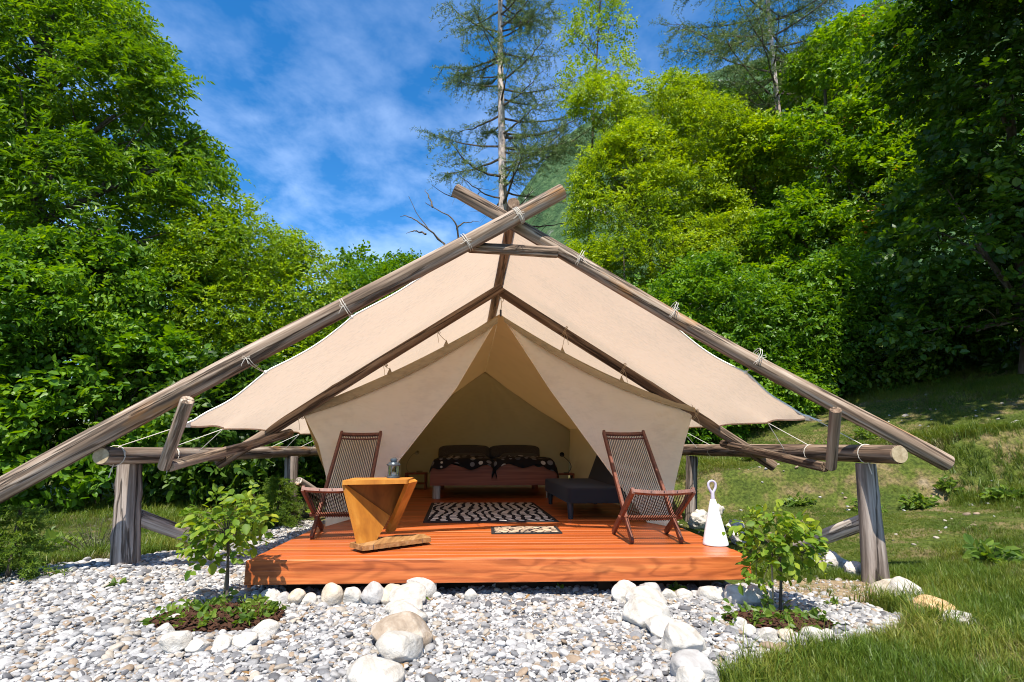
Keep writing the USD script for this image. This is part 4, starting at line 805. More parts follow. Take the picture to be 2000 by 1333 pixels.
def shell(r, lobes, n, inner=.3, freq=1.1, gap=.46, seed=0, low=-.65):
    """n points of the shells of ellipsoids (centre, radii), clumped by noise; with outward directions and the lobe's number."""
    C = np.array([l[0] for l in lobes], float); R = np.array([l[1] for l in lobes], float); w = (R[:, 0] * R[:, 1] * R[:, 2]) ** (2 / 3); w /= w.sum()
    out, dirs = [], []
    tot = 0
    while tot < n:
        m = n * 3; k = r.choice(len(lobes), m, p=w); d = unit(r.normal(size=(m, 3))); ok = d[:, 2] > low + .3 * r.random(m)
        rad = np.where(r.random(m) < inner, r.uniform(.35, .85, m), r.uniform(.86, 1.06, m)); p = C[k] + d * R[k] * rad[:, None]
        ok &= meshkit.fbm(p * freq + seed * 5.7, 3, seed) > gap - .10 * (rad < .85)
        # thin out what lies deep inside another lobe
        for c, q in zip(C, R): ok &= ~((((p - c) / q) ** 2).sum(1) < .55 ** 2) | (r.random(m) < .25)
        out.append(p[ok]); dirs.append(unit(d / R[k] * R[k].mean(1, keepdims=True))[ok]); tot += ok.sum()
    return np.vstack(out)[:n], np.vstack(dirs)[:n]
def limbs(r, base, top, lobes, r0, r1, nb=5, per=3, twist=.3):
    """Trunk, a limb to each lobe and branches in it, as one mesh."""
    base, top = np.asarray(base, float), np.asarray(top, float); n = 14; t = np.linspace(0, 1, n)
    p = base + (top - base) * t[:, None]; p[:, :2] += twist * (meshkit.noise(np.stack([t * 2.5 + base[0], t * 0 + 1, t * 0], -1))[:, None] - .5) * np.array([1, .6]) * np.sin(np.pi * t)[:, None]
    tr = tube(p, r0 + (r1 - r0) * t ** .8 + r0 * .5 * np.exp(-t * 30), 12); br = []
    for c, R in lobes:
        c = np.asarray(c, float); i = int(np.clip(np.argmin(np.abs(p[:, 2] - (c[2] - R[2] * .8))), 2, n - 2)); a = p[i]; rb = np.interp(i / n, [0, 1], [r0, r1]) * .55
        br.append(tube(bez(a, (a + c) / 2 + [0, 0, .1 * R[2]], c, 8), np.linspace(rb, rb * .35, 8), 7))
        for _ in range(per):
            d = unit(r.normal(size=3) * [1, 1, .7] + [0, 0, .3]); s = a + (c - a) * r.uniform(.4, .95); e = c + d * np.asarray(R) * .9
            br.append(tube(bez(s, (s + e) / 2 + [0, 0, .15], e, 7), np.linspace(rb * .4, rb * .08, 7), 5))
    return tr, br
def broadleaf(name, label, cat, seed, base, top, lobes, ntw, k, ll, lw, Lt, mat_, tmpl=L4, r0=.15, r1=.05, trunkmat='bark', gap=.46, freq=1.1, inner=.3, droop=.25, jit=.35, upb=.8, per=3, group=None, spread=55., low=-.65, horiz=.35):
    r = np.random.default_rng(seed); t = thing(name, label, cat, group=group)
    p, d = shell(r, lobes, ntw, inner, freq, gap, seed, low)
    direc = unit(d * [1, 1, horiz] + r.normal(0, .35, p.shape) * [1, 1, .6] + [0, 0, .10]); up = unit(d * (1 - .42 * upb) + np.array([0, 0, 1.]) * .62 * upb + r.normal(0, .30, p.shape))
    v, f = twigs(r, p - direc * Lt * .5, direc, up, Lt * r.uniform(.7, 1.3, len(p)), k, ll, lw, tmpl, droop, jit, spread)
    put('crown', (v, f), mat_, t, per=len(tmpl[0]))
    tr, br = limbs(r, base, top, lobes, r0, r1, per=per); put('trunk', tr, trunkmat, t, smooth=True)
    # the twigs that carry the leaves
    sel = r.random(len(p)) < .25; a = (p - direc * Lt * .6)[sel]; b = (p + direc * Lt * .4)[sel]; w = .0045 + .002 * r.random(sel.sum())
    sd = unit(np.cross(b - a, [0, .2, 1.])); V = np.stack([a - sd * w[:, None], a + sd * w[:, None], b + sd * w[:, None] * .4], 1).reshape(-1, 3); br.append(trimesh.Trimesh(V, np.arange(len(V)).reshape(-1, 3), process=False)); put('branches', cat_(br), trunkmat, t)
    return t
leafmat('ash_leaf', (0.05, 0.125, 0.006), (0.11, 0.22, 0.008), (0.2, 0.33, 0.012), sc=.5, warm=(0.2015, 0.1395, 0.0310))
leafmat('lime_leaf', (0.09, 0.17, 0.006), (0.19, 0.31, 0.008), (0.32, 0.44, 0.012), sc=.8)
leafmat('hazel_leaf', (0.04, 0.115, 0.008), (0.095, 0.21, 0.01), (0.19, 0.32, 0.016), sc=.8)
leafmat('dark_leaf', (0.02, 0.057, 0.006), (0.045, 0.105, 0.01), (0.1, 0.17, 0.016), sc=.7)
leafmat('beech_leaf', (0.1, 0.18, 0.006), (0.22, 0.33, 0.008), (0.36, 0.45, 0.012), sc=.6)
leafmat('maple_leaf', (0.055, 0.14, 0.008), (0.13, 0.25, 0.01), (0.22, 0.34, 0.016), sc=.7, warm=(0.3840, 0.1440, 0.0480))
leafmat('larch_needle', (0.075, 0.13, 0.042), (0.135, 0.2, 0.06), (0.22, 0.27, 0.07), sc=.8, trans=.3)
leafmat('spruce_needle', (0.0288, 0.0720, 0.0224), (0.0560, 0.1200, 0.0352), (0.1040, 0.1840, 0.0480), sc=1.2, trans=.25)
leafmat('rose_leaf', (0.065, 0.14, 0.014), (0.135, 0.22, 0.018), (0.3, 0.35, 0.03), sc=9, rough=.5, spec=.25)
leafmat('herb_leaf', (0.0585, 0.1170, 0.0156), (0.1170, 0.1950, 0.0208), (0.2080, 0.2730, 0.0390), sc=5)
leafmat('dry_leaf', (0.0840, 0.0980, 0.0420), (0.1400, 0.1400, 0.0700), (0.2240, 0.2100, 0.1120), sc=4)

def G(x, y): return float(hgt(x, y))
S3 = lambda *a: [(np.array(c, float), np.array(q if np.ndim(q) else (q, q, q), float)) for c, q in a]
# left: a tall ash-like tree, bright shrubs in front of it, hazel along the edge
broadleaf('ash_tree', 'tall feathery-leaved tree filling the upper left', 'tree', 1, (-9.6, 11.8, G(-9, 11.8)), (-9.9, 11.5, 12.), [(at(px, py, Y), np.array([q / 100, q / 115, q / 110])) for px, py, q, Y in ((10, 10, 180, 11.4), (110, 110, 200, 11.2), (225, 225, 175, 11.2), (70, 330, 230, 10.9), (310, 330, 140, 11.2), (195, 450, 215, 11), (10, 560, 230, 10.8), (345, 470, 120, 11.2), (-170, 140, 260, 11.2), (-170, 430, 280, 10.8), (255, 600, 160, 11), (50, 720, 160, 10.6), (-60, -160, 240, 11.4))],
          10800, 14, .138, .050, .62, 'ash_leaf', r0=.26, r1=.07, gap=.495, freq=.9, droop=.35, upb=.75, inner=.22)
broadleaf('hornbeam_shrub', 'tall yellow-green shrub left of the tent roof', 'shrub', 2, (-5.0, 11.6, G(-5, 11.6)), (-5.0, 11.4, 4.6), S3(((-5.6, 11.2, 3.3), (1.5, 1.2, 1.4)), ((-4.3, 11.6, 3.4), (1.4, 1.2, 1.7)), ((-5.1, 11.2, 4.6), (1.3, 1.1, 1.1)), ((-4.0, 11.4, 2.0), (1.6, 1.2, 1.4)), ((-5.8, 10.9, 1.8), (1.5, 1.1, 1.3)), ((-6.3, 11.3, 3.8), (.9, .9, 1.0))),
          8200, 9, .068, .040, .34, 'lime_leaf', r0=.07, r1=.02, gap=.44, freq=1.6, droop=.15, per=4, low=-.8)
broadleaf('hornbeam_shrub', 'green-yellow shrub beside the rafter on the left', 'shrub', 3, (-2.6, 12.6, G(-2.6, 12.6)), (-2.6, 12.5, 4.4), S3(((-2.6, 12.3, 3.3), (1.4, 1.1, 1.4)), ((-3.6, 12.2, 2.4), (1.2, 1.0, 1.4)), ((-1.9, 12.6, 4.1), (.8, .8, 1.0)), ((-2.7, 12.0, 1.5), (1.6, 1.0, 1.2))),
          5200, 9, .070, .046, .34, 'hazel_leaf', r0=.06, r1=.02, gap=.44, freq=1.6, droop=.15, per=4, low=-.8, tmpl=L6)
broadleaf('young_lime_tree', 'slender round-leaved sapling rising above the hedge left of the ridge', 'tree', 4, (-1.9, 13.5, G(-1.9, 13.5)), (-1.9, 13.5, 5.6), S3(((-1.9, 13.4, 4.4), (.75, .7, .8)), ((-3.1, 13.2, 4.6), (.5, .5, .9)), ((-1.2, 13.6, 4.2), (.6, .6, .7)), ((-2.2, 13.4, 3.4), (1.1, .8, .9))),
          1100, 8, .085, .075, .36, 'hazel_leaf', r0=.05, r1=.012, gap=.42, freq=1.5, droop=.1, tmpl=L6, upb=.55, horiz=1.2)
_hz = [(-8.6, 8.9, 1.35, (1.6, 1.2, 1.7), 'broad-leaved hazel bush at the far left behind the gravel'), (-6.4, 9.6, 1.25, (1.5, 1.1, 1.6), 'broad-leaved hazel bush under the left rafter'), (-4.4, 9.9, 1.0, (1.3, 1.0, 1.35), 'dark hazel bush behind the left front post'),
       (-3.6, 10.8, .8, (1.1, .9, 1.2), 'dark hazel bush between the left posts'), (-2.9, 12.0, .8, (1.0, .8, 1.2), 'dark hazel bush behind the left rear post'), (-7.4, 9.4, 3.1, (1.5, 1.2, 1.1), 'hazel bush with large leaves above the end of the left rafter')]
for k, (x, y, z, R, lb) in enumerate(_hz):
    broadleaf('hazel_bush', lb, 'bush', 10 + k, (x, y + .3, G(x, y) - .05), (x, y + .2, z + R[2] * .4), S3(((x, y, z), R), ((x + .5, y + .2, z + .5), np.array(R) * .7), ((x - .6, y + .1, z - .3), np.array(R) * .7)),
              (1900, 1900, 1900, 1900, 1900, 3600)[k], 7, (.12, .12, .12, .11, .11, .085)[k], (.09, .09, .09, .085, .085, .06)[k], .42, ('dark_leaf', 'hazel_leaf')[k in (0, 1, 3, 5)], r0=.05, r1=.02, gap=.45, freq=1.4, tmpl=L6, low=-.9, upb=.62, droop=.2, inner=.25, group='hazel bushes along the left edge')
# behind the tent and right
def larch(name, label, seed, base, top, r0, nb, z0, reach, dead=0, mat_='larch_needle'):
    r = np.random.default_rng(seed); t = thing(name, label, 'larch tree'); base, top = np.asarray(base, float), np.asarray(top, float); H = top - base; n = 24; tt = np.linspace(0, 1, n)
    p = base + H * tt[:, None] + np.stack([.18 * np.sin(tt * 5), 0 * tt, 0 * tt], 1); put('trunk', tube(p, r0 * (1 - .75 * tt), 14), 'larch_bark', t, smooth=True)
    br, tb, td, tu = [], [], [], []
    for b in range(nb):
        f = z0 + (1 - z0) * ((b + r.random()) / nb); a = np.array([np.interp(f, tt, p[:, k]) for k in range(3)]); az = r.uniform(0, 6.28); L = reach(f) * r.uniform(.65, 1.15)
        dz = r.uniform(-.25, .15) * L; e = a + [math.cos(az) * L, math.sin(az) * L * .8, dz + .22 * L]; m = (a + e) / 2 + [0, 0, -.16 * L + r.normal(0, .05 * L)]
        q = bez(a, m, e, 12) + r.normal(0, .025, (12, 3)) * np.linspace(0, 1, 12)[:, None]; q[0] = a; rr = r0 * .22 * (L / 3) ** .7; br.append(tube(q, np.linspace(rr, rr * .12, 12), 6))
        if b < dead:
            for _ in range(5):
                i = r.integers(4, 11); dd = unit(r.normal(size=3) * [1, .6, 1]); br.append(tube(bez(q[i], q[i] + dd * .3 - [0, 0, .05], q[i] + dd * .7 - [0, 0, .25], 5), np.linspace(rr * .25, rr * .06, 5), 4))
            continue
        m_ = int(10 + L * 9)
        for _ in range(m_):
            u = r.uniform(.18, 1.0); i = u * 11; s = q[int(i)] + (q[min(int(i) + 1, 11)] - q[int(i)]) * (i % 1); ad = unit(e - a); sd = unit(np.cross(ad, [0, 0, 1.])) * r.choice((-1, 1))
            dd = unit(ad * r.uniform(.3, .9) + sd * r.uniform(.3, 1.0) + [0, 0, r.uniform(-.7, .15)]); tb.append(s); td.append(dd); tu.append([0, 0, 1.])
    tb, td, tu = map(np.array, (tb, td, tu)); L = r.uniform(.35, .95, len(tb))
    ends = tb + td * L[:, None] - np.array([0, 0, .22]) * L[:, None] ** 2
    w = .005; sd = unit(np.cross(td, [.1, .2, 1.])); V = np.stack([tb - sd * w, tb + sd * w, ends], 1).reshape(-1, 3)
    br.append(trimesh.Trimesh(V, np.arange(len(V)).reshape(-1, 3), process=False)); put('branches', cat_(br), 'bark', t)
    k = 26; n = len(tb); s = r.uniform(.05, 1.05, (n, k)); P = tb[:, None] + td[:, None] * (s * L[:, None])[..., None] - np.array([0, 0, .22]) * (L[:, None] * s ** 2 * L[:, None])[..., None]
    A = td[:, None] * .5 + r.normal(0, .75, (n, k, 3)); N_ = r.normal(size=(n, k, 3)); S = r.uniform(.07, .15, n * k)
    put('crown', scatter(P.reshape(-1, 3), A.reshape(-1, 3), N_.reshape(-1, 3), S, S * 0 + .016, L4), mat_, t, per=4); return t
def at3(px, py, Y): return at(px, py, Y)
b0, t0_ = at(972, 470, 17.5), at(990, -120, 17.5); b0g = b0 + (b0 - t0_) * (b0[2] + .2) / (t0_[2] - b0[2])
larch('larch_tree', 'tall sparse larch with a pale trunk rising behind the tent ridge', 31, b0g, t0_, .22, 66, .42, lambda f: np.interp(f, [.42, .55, .66, .8, 1.0], [2.6, 3.3, 2.4, 2.2, 1.2]), dead=7)
b0, t0_ = at(1520, 300, 16.5), at(1500, -160, 16.5); b0g = b0 + (b0 - t0_) * (b0[2] - 2.0) / (t0_[2] - b0[2])
larch('larch_tree', 'dark larch high on the right with wide drooping boughs', 32, b0g, t0_, .15, 62, .48, lambda f: np.interp(f, [.45, .65, .85, 1.0], [2.9, 3.7, 3.2, 2.0]), dead=4)
broadleaf('beech_tree', 'bright yellow-green tree right of the tent ridge', 'tree', 5, (4.8, 15.2, G(4.8, 15.2)), (4.6, 15.2, 9.2), S3(((3.2, 14.8, 5.0), (1.5, 1.4, 1.5)), ((4.9, 14.8, 5.6), (1.9, 1.6, 1.8)), ((4.0, 15.0, 7.2), (1.6, 1.4, 1.5)), ((5.6, 15.3, 8.2), (1.3, 1.3, 1.4)), ((4.3, 15.2, 9.0), (1.1, 1.0, 1.2)), ((6.4, 15.0, 6.4), (1.2, 1.3, 1.6)), ((2.4, 14.6, 3.6), (1.2, 1.1, 1.2)), *[(at(px, py, Y), (w, w * .9, w)) for px, py, Y, w in ((1175, 215, 15.2, .95), (1285, 215, 15.4, 1.15), (1390, 270, 15.2, 1.2), (1195, 345, 15, 1.1), (1250, 330, 14.8, 1.3), (1330, 190, 15.8, .8))], ((4.2, 14.4, 3.4), (1.6, 1.2, 1.3))),
          13500, 9, .088, .052, .42, 'beech_leaf', r0=.13, r1=.03, gap=.46, freq=1.3, droop=.15, per=4, upb=.7)
broadleaf('birch_sapling', 'thin airy young tree against the sky between the two larches', 'tree', 6, (2.9, 16.5, G(2.9, 16.5)), tuple(at(1172, 0, 16.5)), [(at(px, py, 16.5), np.array([w, w, h_])) for px, py, w, h_ in ((1135, 175, .75, 1.1), (1195, 150, .75, 1.2), (1150, 70, .7, 1.0), (1205, 50, .5, .9), (1175, -10, .6, .9), (1115, 60, .4, .7))],
          760, 9, .085, .055, .42, 'beech_leaf', r0=.07, r1=.02, gap=.40, freq=1.5, droop=.1, per=5, upb=.6, horiz=1.5)
_mid = [('hornbeam_shrub', (3.5, 12.6), ((3.2, 12.2, 3.0), (1.3, 1.0, 1.4)), ((4.3, 12.6, 2.4), (1.3, 1.0, 1.3)), 'hazel_leaf', 'mid-green shrub just right of the tent roof'),
        ('hornbeam_shrub', (5.6, 13.0), ((5.4, 12.6, 3.6), (1.6, 1.2, 1.6)), ((6.3, 12.6, 2.5), (1.4, 1.0, 1.3)), 'hazel_leaf', 'wide mid-green shrub above the middle of the right rafter'),
        ('hornbeam_shrub', (7.6, 12.8), ((7.3, 12.4, 3.2), (1.4, 1.1, 1.3)), ((8.2, 12.2, 4.2), (1.2, 1.0, 1.0)), 'hazel_leaf', 'mid-green shrub above the end of the right rafter'),
        ('hornbeam_shrub', (2.4, 11.9), ((2.3, 11.8, 1.9), (.9, .8, 1.0)), ((3.3, 11.7, 1.3), (1.0, .7, .7)), 'hazel_leaf', 'low shrub behind the right flap of the tent'),
        ('hornbeam_shrub', (5.2, 11.6), ((4.8, 11.5, 1.7), (1.0, .7, .7)), ((6.2, 11.8, 1.8), (1.0, .7, .7)), 'hazel_leaf', 'low shrub at the top of the grassy bank')]
for k, (nm, (x, y), l1, l2, mt, lb) in enumerate(_mid):
    broadleaf(nm, lb, 'shrub', 60 + k, (x, y + .2, G(x, y) - .1), (x, y, l1[0][2]), S3(l1, l2, ((l1[0][0] - .4, l1[0][1], l1[0][2] - l1[1][2] * .7), np.array(l1[1]) * .85)), (4200, 5600, 3900, 1700, 1900)[k], 8, .084, .056, .36, mt, r0=.05, r1=.02, gap=.44, freq=1.5, tmpl=L6, low=-.85, upb=.68, droop=.15, per=4)
broadleaf('maple_tree', 'green maple with reddish shoot tips at upper right', 'tree', 7, (9.6, 14.6, G(9.6, 14.6)), (9.8, 14.4, 11.), S3(((8.6, 13.9, 6.0), (1.7, 1.4, 1.5)), ((10.4, 13.8, 7.2), (2.0, 1.6, 1.7)), ((9.4, 14.2, 8.8), (1.7, 1.5, 1.5)), ((11.6, 14.0, 9.6), (2.0, 1.6, 1.8)), ((10.8, 14.4, 11.6), (1.8, 1.5, 1.5)), ((7.9, 13.6, 4.6), (1.5, 1.2, 1.2))),
          6200, 9, .105, .085, .46, 'maple_leaf', r0=.14, r1=.04, gap=.47, freq=1.1, tmpl=L6, droop=.2, upb=.85, per=4)
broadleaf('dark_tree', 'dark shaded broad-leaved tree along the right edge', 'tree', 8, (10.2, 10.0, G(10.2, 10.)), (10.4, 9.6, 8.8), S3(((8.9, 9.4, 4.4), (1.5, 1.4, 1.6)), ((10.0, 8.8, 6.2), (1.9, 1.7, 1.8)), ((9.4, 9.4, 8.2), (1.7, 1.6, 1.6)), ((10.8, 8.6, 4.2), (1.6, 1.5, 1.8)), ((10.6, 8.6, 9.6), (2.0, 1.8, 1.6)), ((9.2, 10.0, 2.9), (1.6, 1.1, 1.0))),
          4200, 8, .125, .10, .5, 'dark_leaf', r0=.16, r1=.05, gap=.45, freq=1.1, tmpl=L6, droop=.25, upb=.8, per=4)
broadleaf('shade_tree', 'unseen tree added at the right to cast shade on the bank', 'tree', 9, (12.4, 6.6, G(12.4, 6.6)), (12.4, 6.4, 11), S3(((12.2, 5.0, 7.6), (2.9, 2.6, 2.2)), ((13.6, 6.8, 10.4), (3.2, 3.0, 2.6)), ((11.4, 6.6, 11.4), (2.4, 2.4, 2.0)), ((11.0, 4.6, 10.0), (2.2, 2.2, 1.8)), ((9.3, 5.4, 8.4), (2.0, 1.7, 1.2)), ((8.3, 6.4, 9.2), (1.8, 1.5, 1.1))),
          2300, 9, .20, .15, .7, 'dark_leaf', r0=.24, r1=.08, gap=.42, freq=.9, tmpl=L6, droop=.25, upb=.8, per=3)  # added out of view, crown lobes placed to shade the right side
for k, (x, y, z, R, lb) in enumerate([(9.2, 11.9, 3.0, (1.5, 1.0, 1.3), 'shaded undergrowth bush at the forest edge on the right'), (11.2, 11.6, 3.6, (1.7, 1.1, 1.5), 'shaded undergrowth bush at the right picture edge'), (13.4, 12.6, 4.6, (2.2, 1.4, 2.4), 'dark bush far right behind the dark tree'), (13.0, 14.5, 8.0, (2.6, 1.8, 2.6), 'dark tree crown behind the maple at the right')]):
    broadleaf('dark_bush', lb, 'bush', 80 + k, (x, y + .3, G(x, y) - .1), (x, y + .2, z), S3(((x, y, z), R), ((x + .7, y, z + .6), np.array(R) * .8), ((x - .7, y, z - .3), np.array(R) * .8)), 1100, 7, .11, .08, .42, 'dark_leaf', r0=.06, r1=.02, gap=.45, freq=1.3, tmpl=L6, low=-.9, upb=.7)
def spruce(name, label, seed, base, h, rad, mat_='spruce_needle', nb=90, dens=1.0, cat='spruce tree'):
    r = np.random.default_rng(seed); t = thing(name, label, cat); base = np.asarray(base, float); put('trunk', tube(np.stack([base, base + [0.02, 0, h]]), [rad * .06, .012], 8), 'bark', t, smooth=True)
    tb, td = [], []
    for b in range(nb):
        f = (b + r.random()) / nb; a = base + [0, 0, h * (.04 + .95 * f)]; az = b * 2.4 + r.normal(0, .3); L = rad * (1 - f) ** .8 * r.uniform(.8, 1.15) + .06
        d = np.array([math.cos(az), math.sin(az), -.15 + .35 * f]); m = int((8 + 26 * L) * dens)
        for _ in range(m):
            u = r.uniform(.1, 1); s = a + d * L * u - [0, 0, .18 * L * u ** 2]; sd = np.array([-d[1], d[0], 0]) * r.choice((-1, 1)); tb.append(s); td.append(unit(d * .7 + sd * r.uniform(.2, 1) + [0, 0, r.uniform(-.3, .15)]))
    tb, td = np.array(tb), np.array(td); L = r.uniform(.08, .20, len(tb)) * (.6 + rad * .4); k = 12; n = len(tb); s = r.uniform(0, 1, (n, k)); P = tb[:, None] + td[:, None] * (s * L[:, None])[..., None]
    A = td[:, None] * .8 + r.normal(0, .55, (n, k, 3)); S = r.uniform(.03, .055, n * k) * (.7 + .3 * rad)
    put('crown', scatter(P.reshape(-1, 3), A.reshape(-1, 3), r.normal(size=(n * k, 3)) + [0, 0, 1.5], S, S * .22, L4), mat_, t, per=4); return t
q = at(1222, 640, 13.6); spruce('spruce_tree', 'young spruce standing in the shrubs right of the tent roof', 91, (q[0], q[1], 1.2), 4.6, 1.25)
q = onz(12, 1142, -.2); spruce('dwarf_conifer', 'small bright conifer bush at the far left edge', 92, (q[0], q[1], G(q[0], q[1])), .5, .26, 'herb_leaf', 40, 1.4, 'conifer bush')
q = at(540, 1010, 7.6); spruce('dwarf_conifer', 'small bright juniper beside the left rear post', 93, (q[0], q[1], G(q[0], q[1])), .62, .34, 'herb_leaf', 50, 1.5, 'conifer bush')
for k, (x, y, z, R, mt, n, lb) in enumerate([(-7.2, 15.0, 3.2, (2.6, 1.4, 2.6), 'hazel_leaf', 2600, 'leafy tree filling the gap behind the left shrubs'), (-11.5, 14.0, 5.0, (3.0, 1.8, 4.0), 'ash_leaf', 3400, 'dense tree behind the feathery tree at the left edge'), (1.8, 15.5, 2.6, (1.8, 1.2, 1.5), 'hazel_leaf', 1700, 'green bush directly behind the tent ridge'),
        (7.4, 16.0, 5.6, (2.2, 1.6, 3.0), 'hazel_leaf', 3400, 'mid-green tree between the yellow-green tree and the maple'), (7.9, 15.0, 9.2, (1.3, 1.2, 1.2), 'beech_leaf', 1500, 'yellow-green crown left of the maple below the dark larch')]):
    broadleaf('forest_tree', lb, 'tree', 120 + k, (x, y + .3, G(x, y) - .1), (x, y + .2, z), S3(((x, y, z), R), ((x + R[0] * .5, y, z + R[2] * .4), np.array(R) * .65), ((x - R[0] * .5, y, z - R[2] * .3), np.array(R) * .65)), n, 8, .10, .075, .42, mt, r0=.10, r1=.03, gap=.42, freq=1.2, tmpl=L6, low=-.9, upb=.7)
broadleaf('forest_tree', 'green tree behind the trunk of the dark right-hand larch', 'tree', 140, (9.5, 18.5, G(9.5, 18.5) - .1), (9.5, 18.5, 10.), [(at(px, py, 18.5), np.array([w, w * .8, w * .85])) for px, py, w in ((1420, 240, 1.6), (1540, 200, 1.9), (1640, 150, 2.0), (1480, 330, 1.9), (1720, 90, 1.8), (1400, 340, 1.5))], 5200, 8, .11, .075, .45, 'hazel_leaf', r0=.16, r1=.05, gap=.44, freq=1.2, tmpl=L6, upb=.8)
# dead snag left of the ridge
r = np.random.default_rng(5); sn = thing('dead_tree', 'bare dead branches against the sky left of the ridge', 'dead tree'); sb = at(905, 520, 15.); bb = []
g0 = np.array([sb[0], sb[1], G(sb[0], sb[1])]); put('trunk', tube(np.stack([g0, sb]), [.07, .045], 8), 'bark', sn, smooth=True)
for pts in ([(905, 520), (868, 478), (832, 440), (798, 384)], [(868, 478), (825, 440), (800, 424), (782, 424)], [(905, 520), (893, 450), (880, 425), (845, 405), (832, 398)], [(893, 450), (905, 436), (935, 433)], [(832, 458), (810, 452), (795, 457)], [(845, 405), (838, 385), (830, 372)]):
    p = np.array([at(*q, 15. + r.normal(0, .15)) for q in pts]); bb.append(tube(CubicSpline(np.arange(len(p)), p)(np.linspace(0, len(p) - 1, 14)) + r.normal(0, .012, (14, 3)), np.linspace(.030, .006, 14), 6))
put('branches', cat_(bb), 'bark', sn, smooth=True)

# ---------------------------------------------------------------- mountain
mp = [(700, 560), (900, 480), (975, 432), (1000, 402), (1050, 330), (1100, 268), (1160, 225), (1240, 190), (1350, 150), (1500, 110), (1700, 60), (2000, 10), (2400, -60)]
MY = 330.; mr = np.array([at(px, py, MY) for px, py in mp]); xs = np.linspace(mr[0, 0], mr[-1, 0], 300); ridge = np.interp(xs, mr[:, 0], mr[:, 2])
tv = np.linspace(0, 1.25, 240); XX, TT = np.meshgrid(xs, tv, indexing='ij'); RZ = np.interp(XX, mr[:, 0], mr[:, 2])
Z = np.where(TT <= 1, RZ * np.clip(TT, 0, 1) ** 1.25, RZ * (1 - .6 * (TT - 1))); YY = 150 + 180 * TT
pn = np.stack([XX * .035, YY * .035, Z * .035], -1); nz = meshkit.fbm(pn, 5, 2) - .5; tree_ = meshkit.fbm(np.stack([XX * .32, YY * .32, Z * .32], -1), 2, 8) - .5
YY = YY + 26 * nz; Z = Z + 7 * nz * np.clip(TT * 2, 0, 1) + 3.4 * tree_
MAT['mountain_forest'] = usdkit.material(stage, '/World/Looks/mountain_forest', {'g': ('geometry', {}), 'n': ('noise_texture', {'scale': .22, 'detail': 8, 'roughness': .7}), 'n2': ('noise_texture', {'scale': .028, 'detail': 6, 'roughness': .6}),
    'r': ('rgb_ramp', {'ramp': [(.3, (.014, .034, .018)), (.5, (.05, .10, .04)), (.7, (.11, .165, .07))]}), 'rk': ('rgb_ramp', {'ramp': [(.63, (0, 0, 0)), (.67, (1, 1, 1))]}), 'm': ('mix', {'color2': (.34, .33, .31)}), 'b': ('bump', {'strength': 1.0, 'distance': 3.0}), 'p': ('principled_bsdf', {'roughness': .95, 'specular_ior_level': .1})},
    [('g.position', 'n.vector'), ('g.position', 'n2.vector'), ('n.fac', 'r.fac'), ('n2.fac', 'rk.fac'), ('rk.color', 'm.fac'), ('r.color', 'm.color1'), ('m.color', 'p.base_color'), ('n.fac', 'b.height'), ('b.normal', 'p.normal')], surface='p.BSDF')
put('mountain', sheet(np.stack([XX, YY, Z - .5], -1)), 'mountain_forest', smooth=True, kind='structure', label='steep wooded mountainside with pale rock patches')

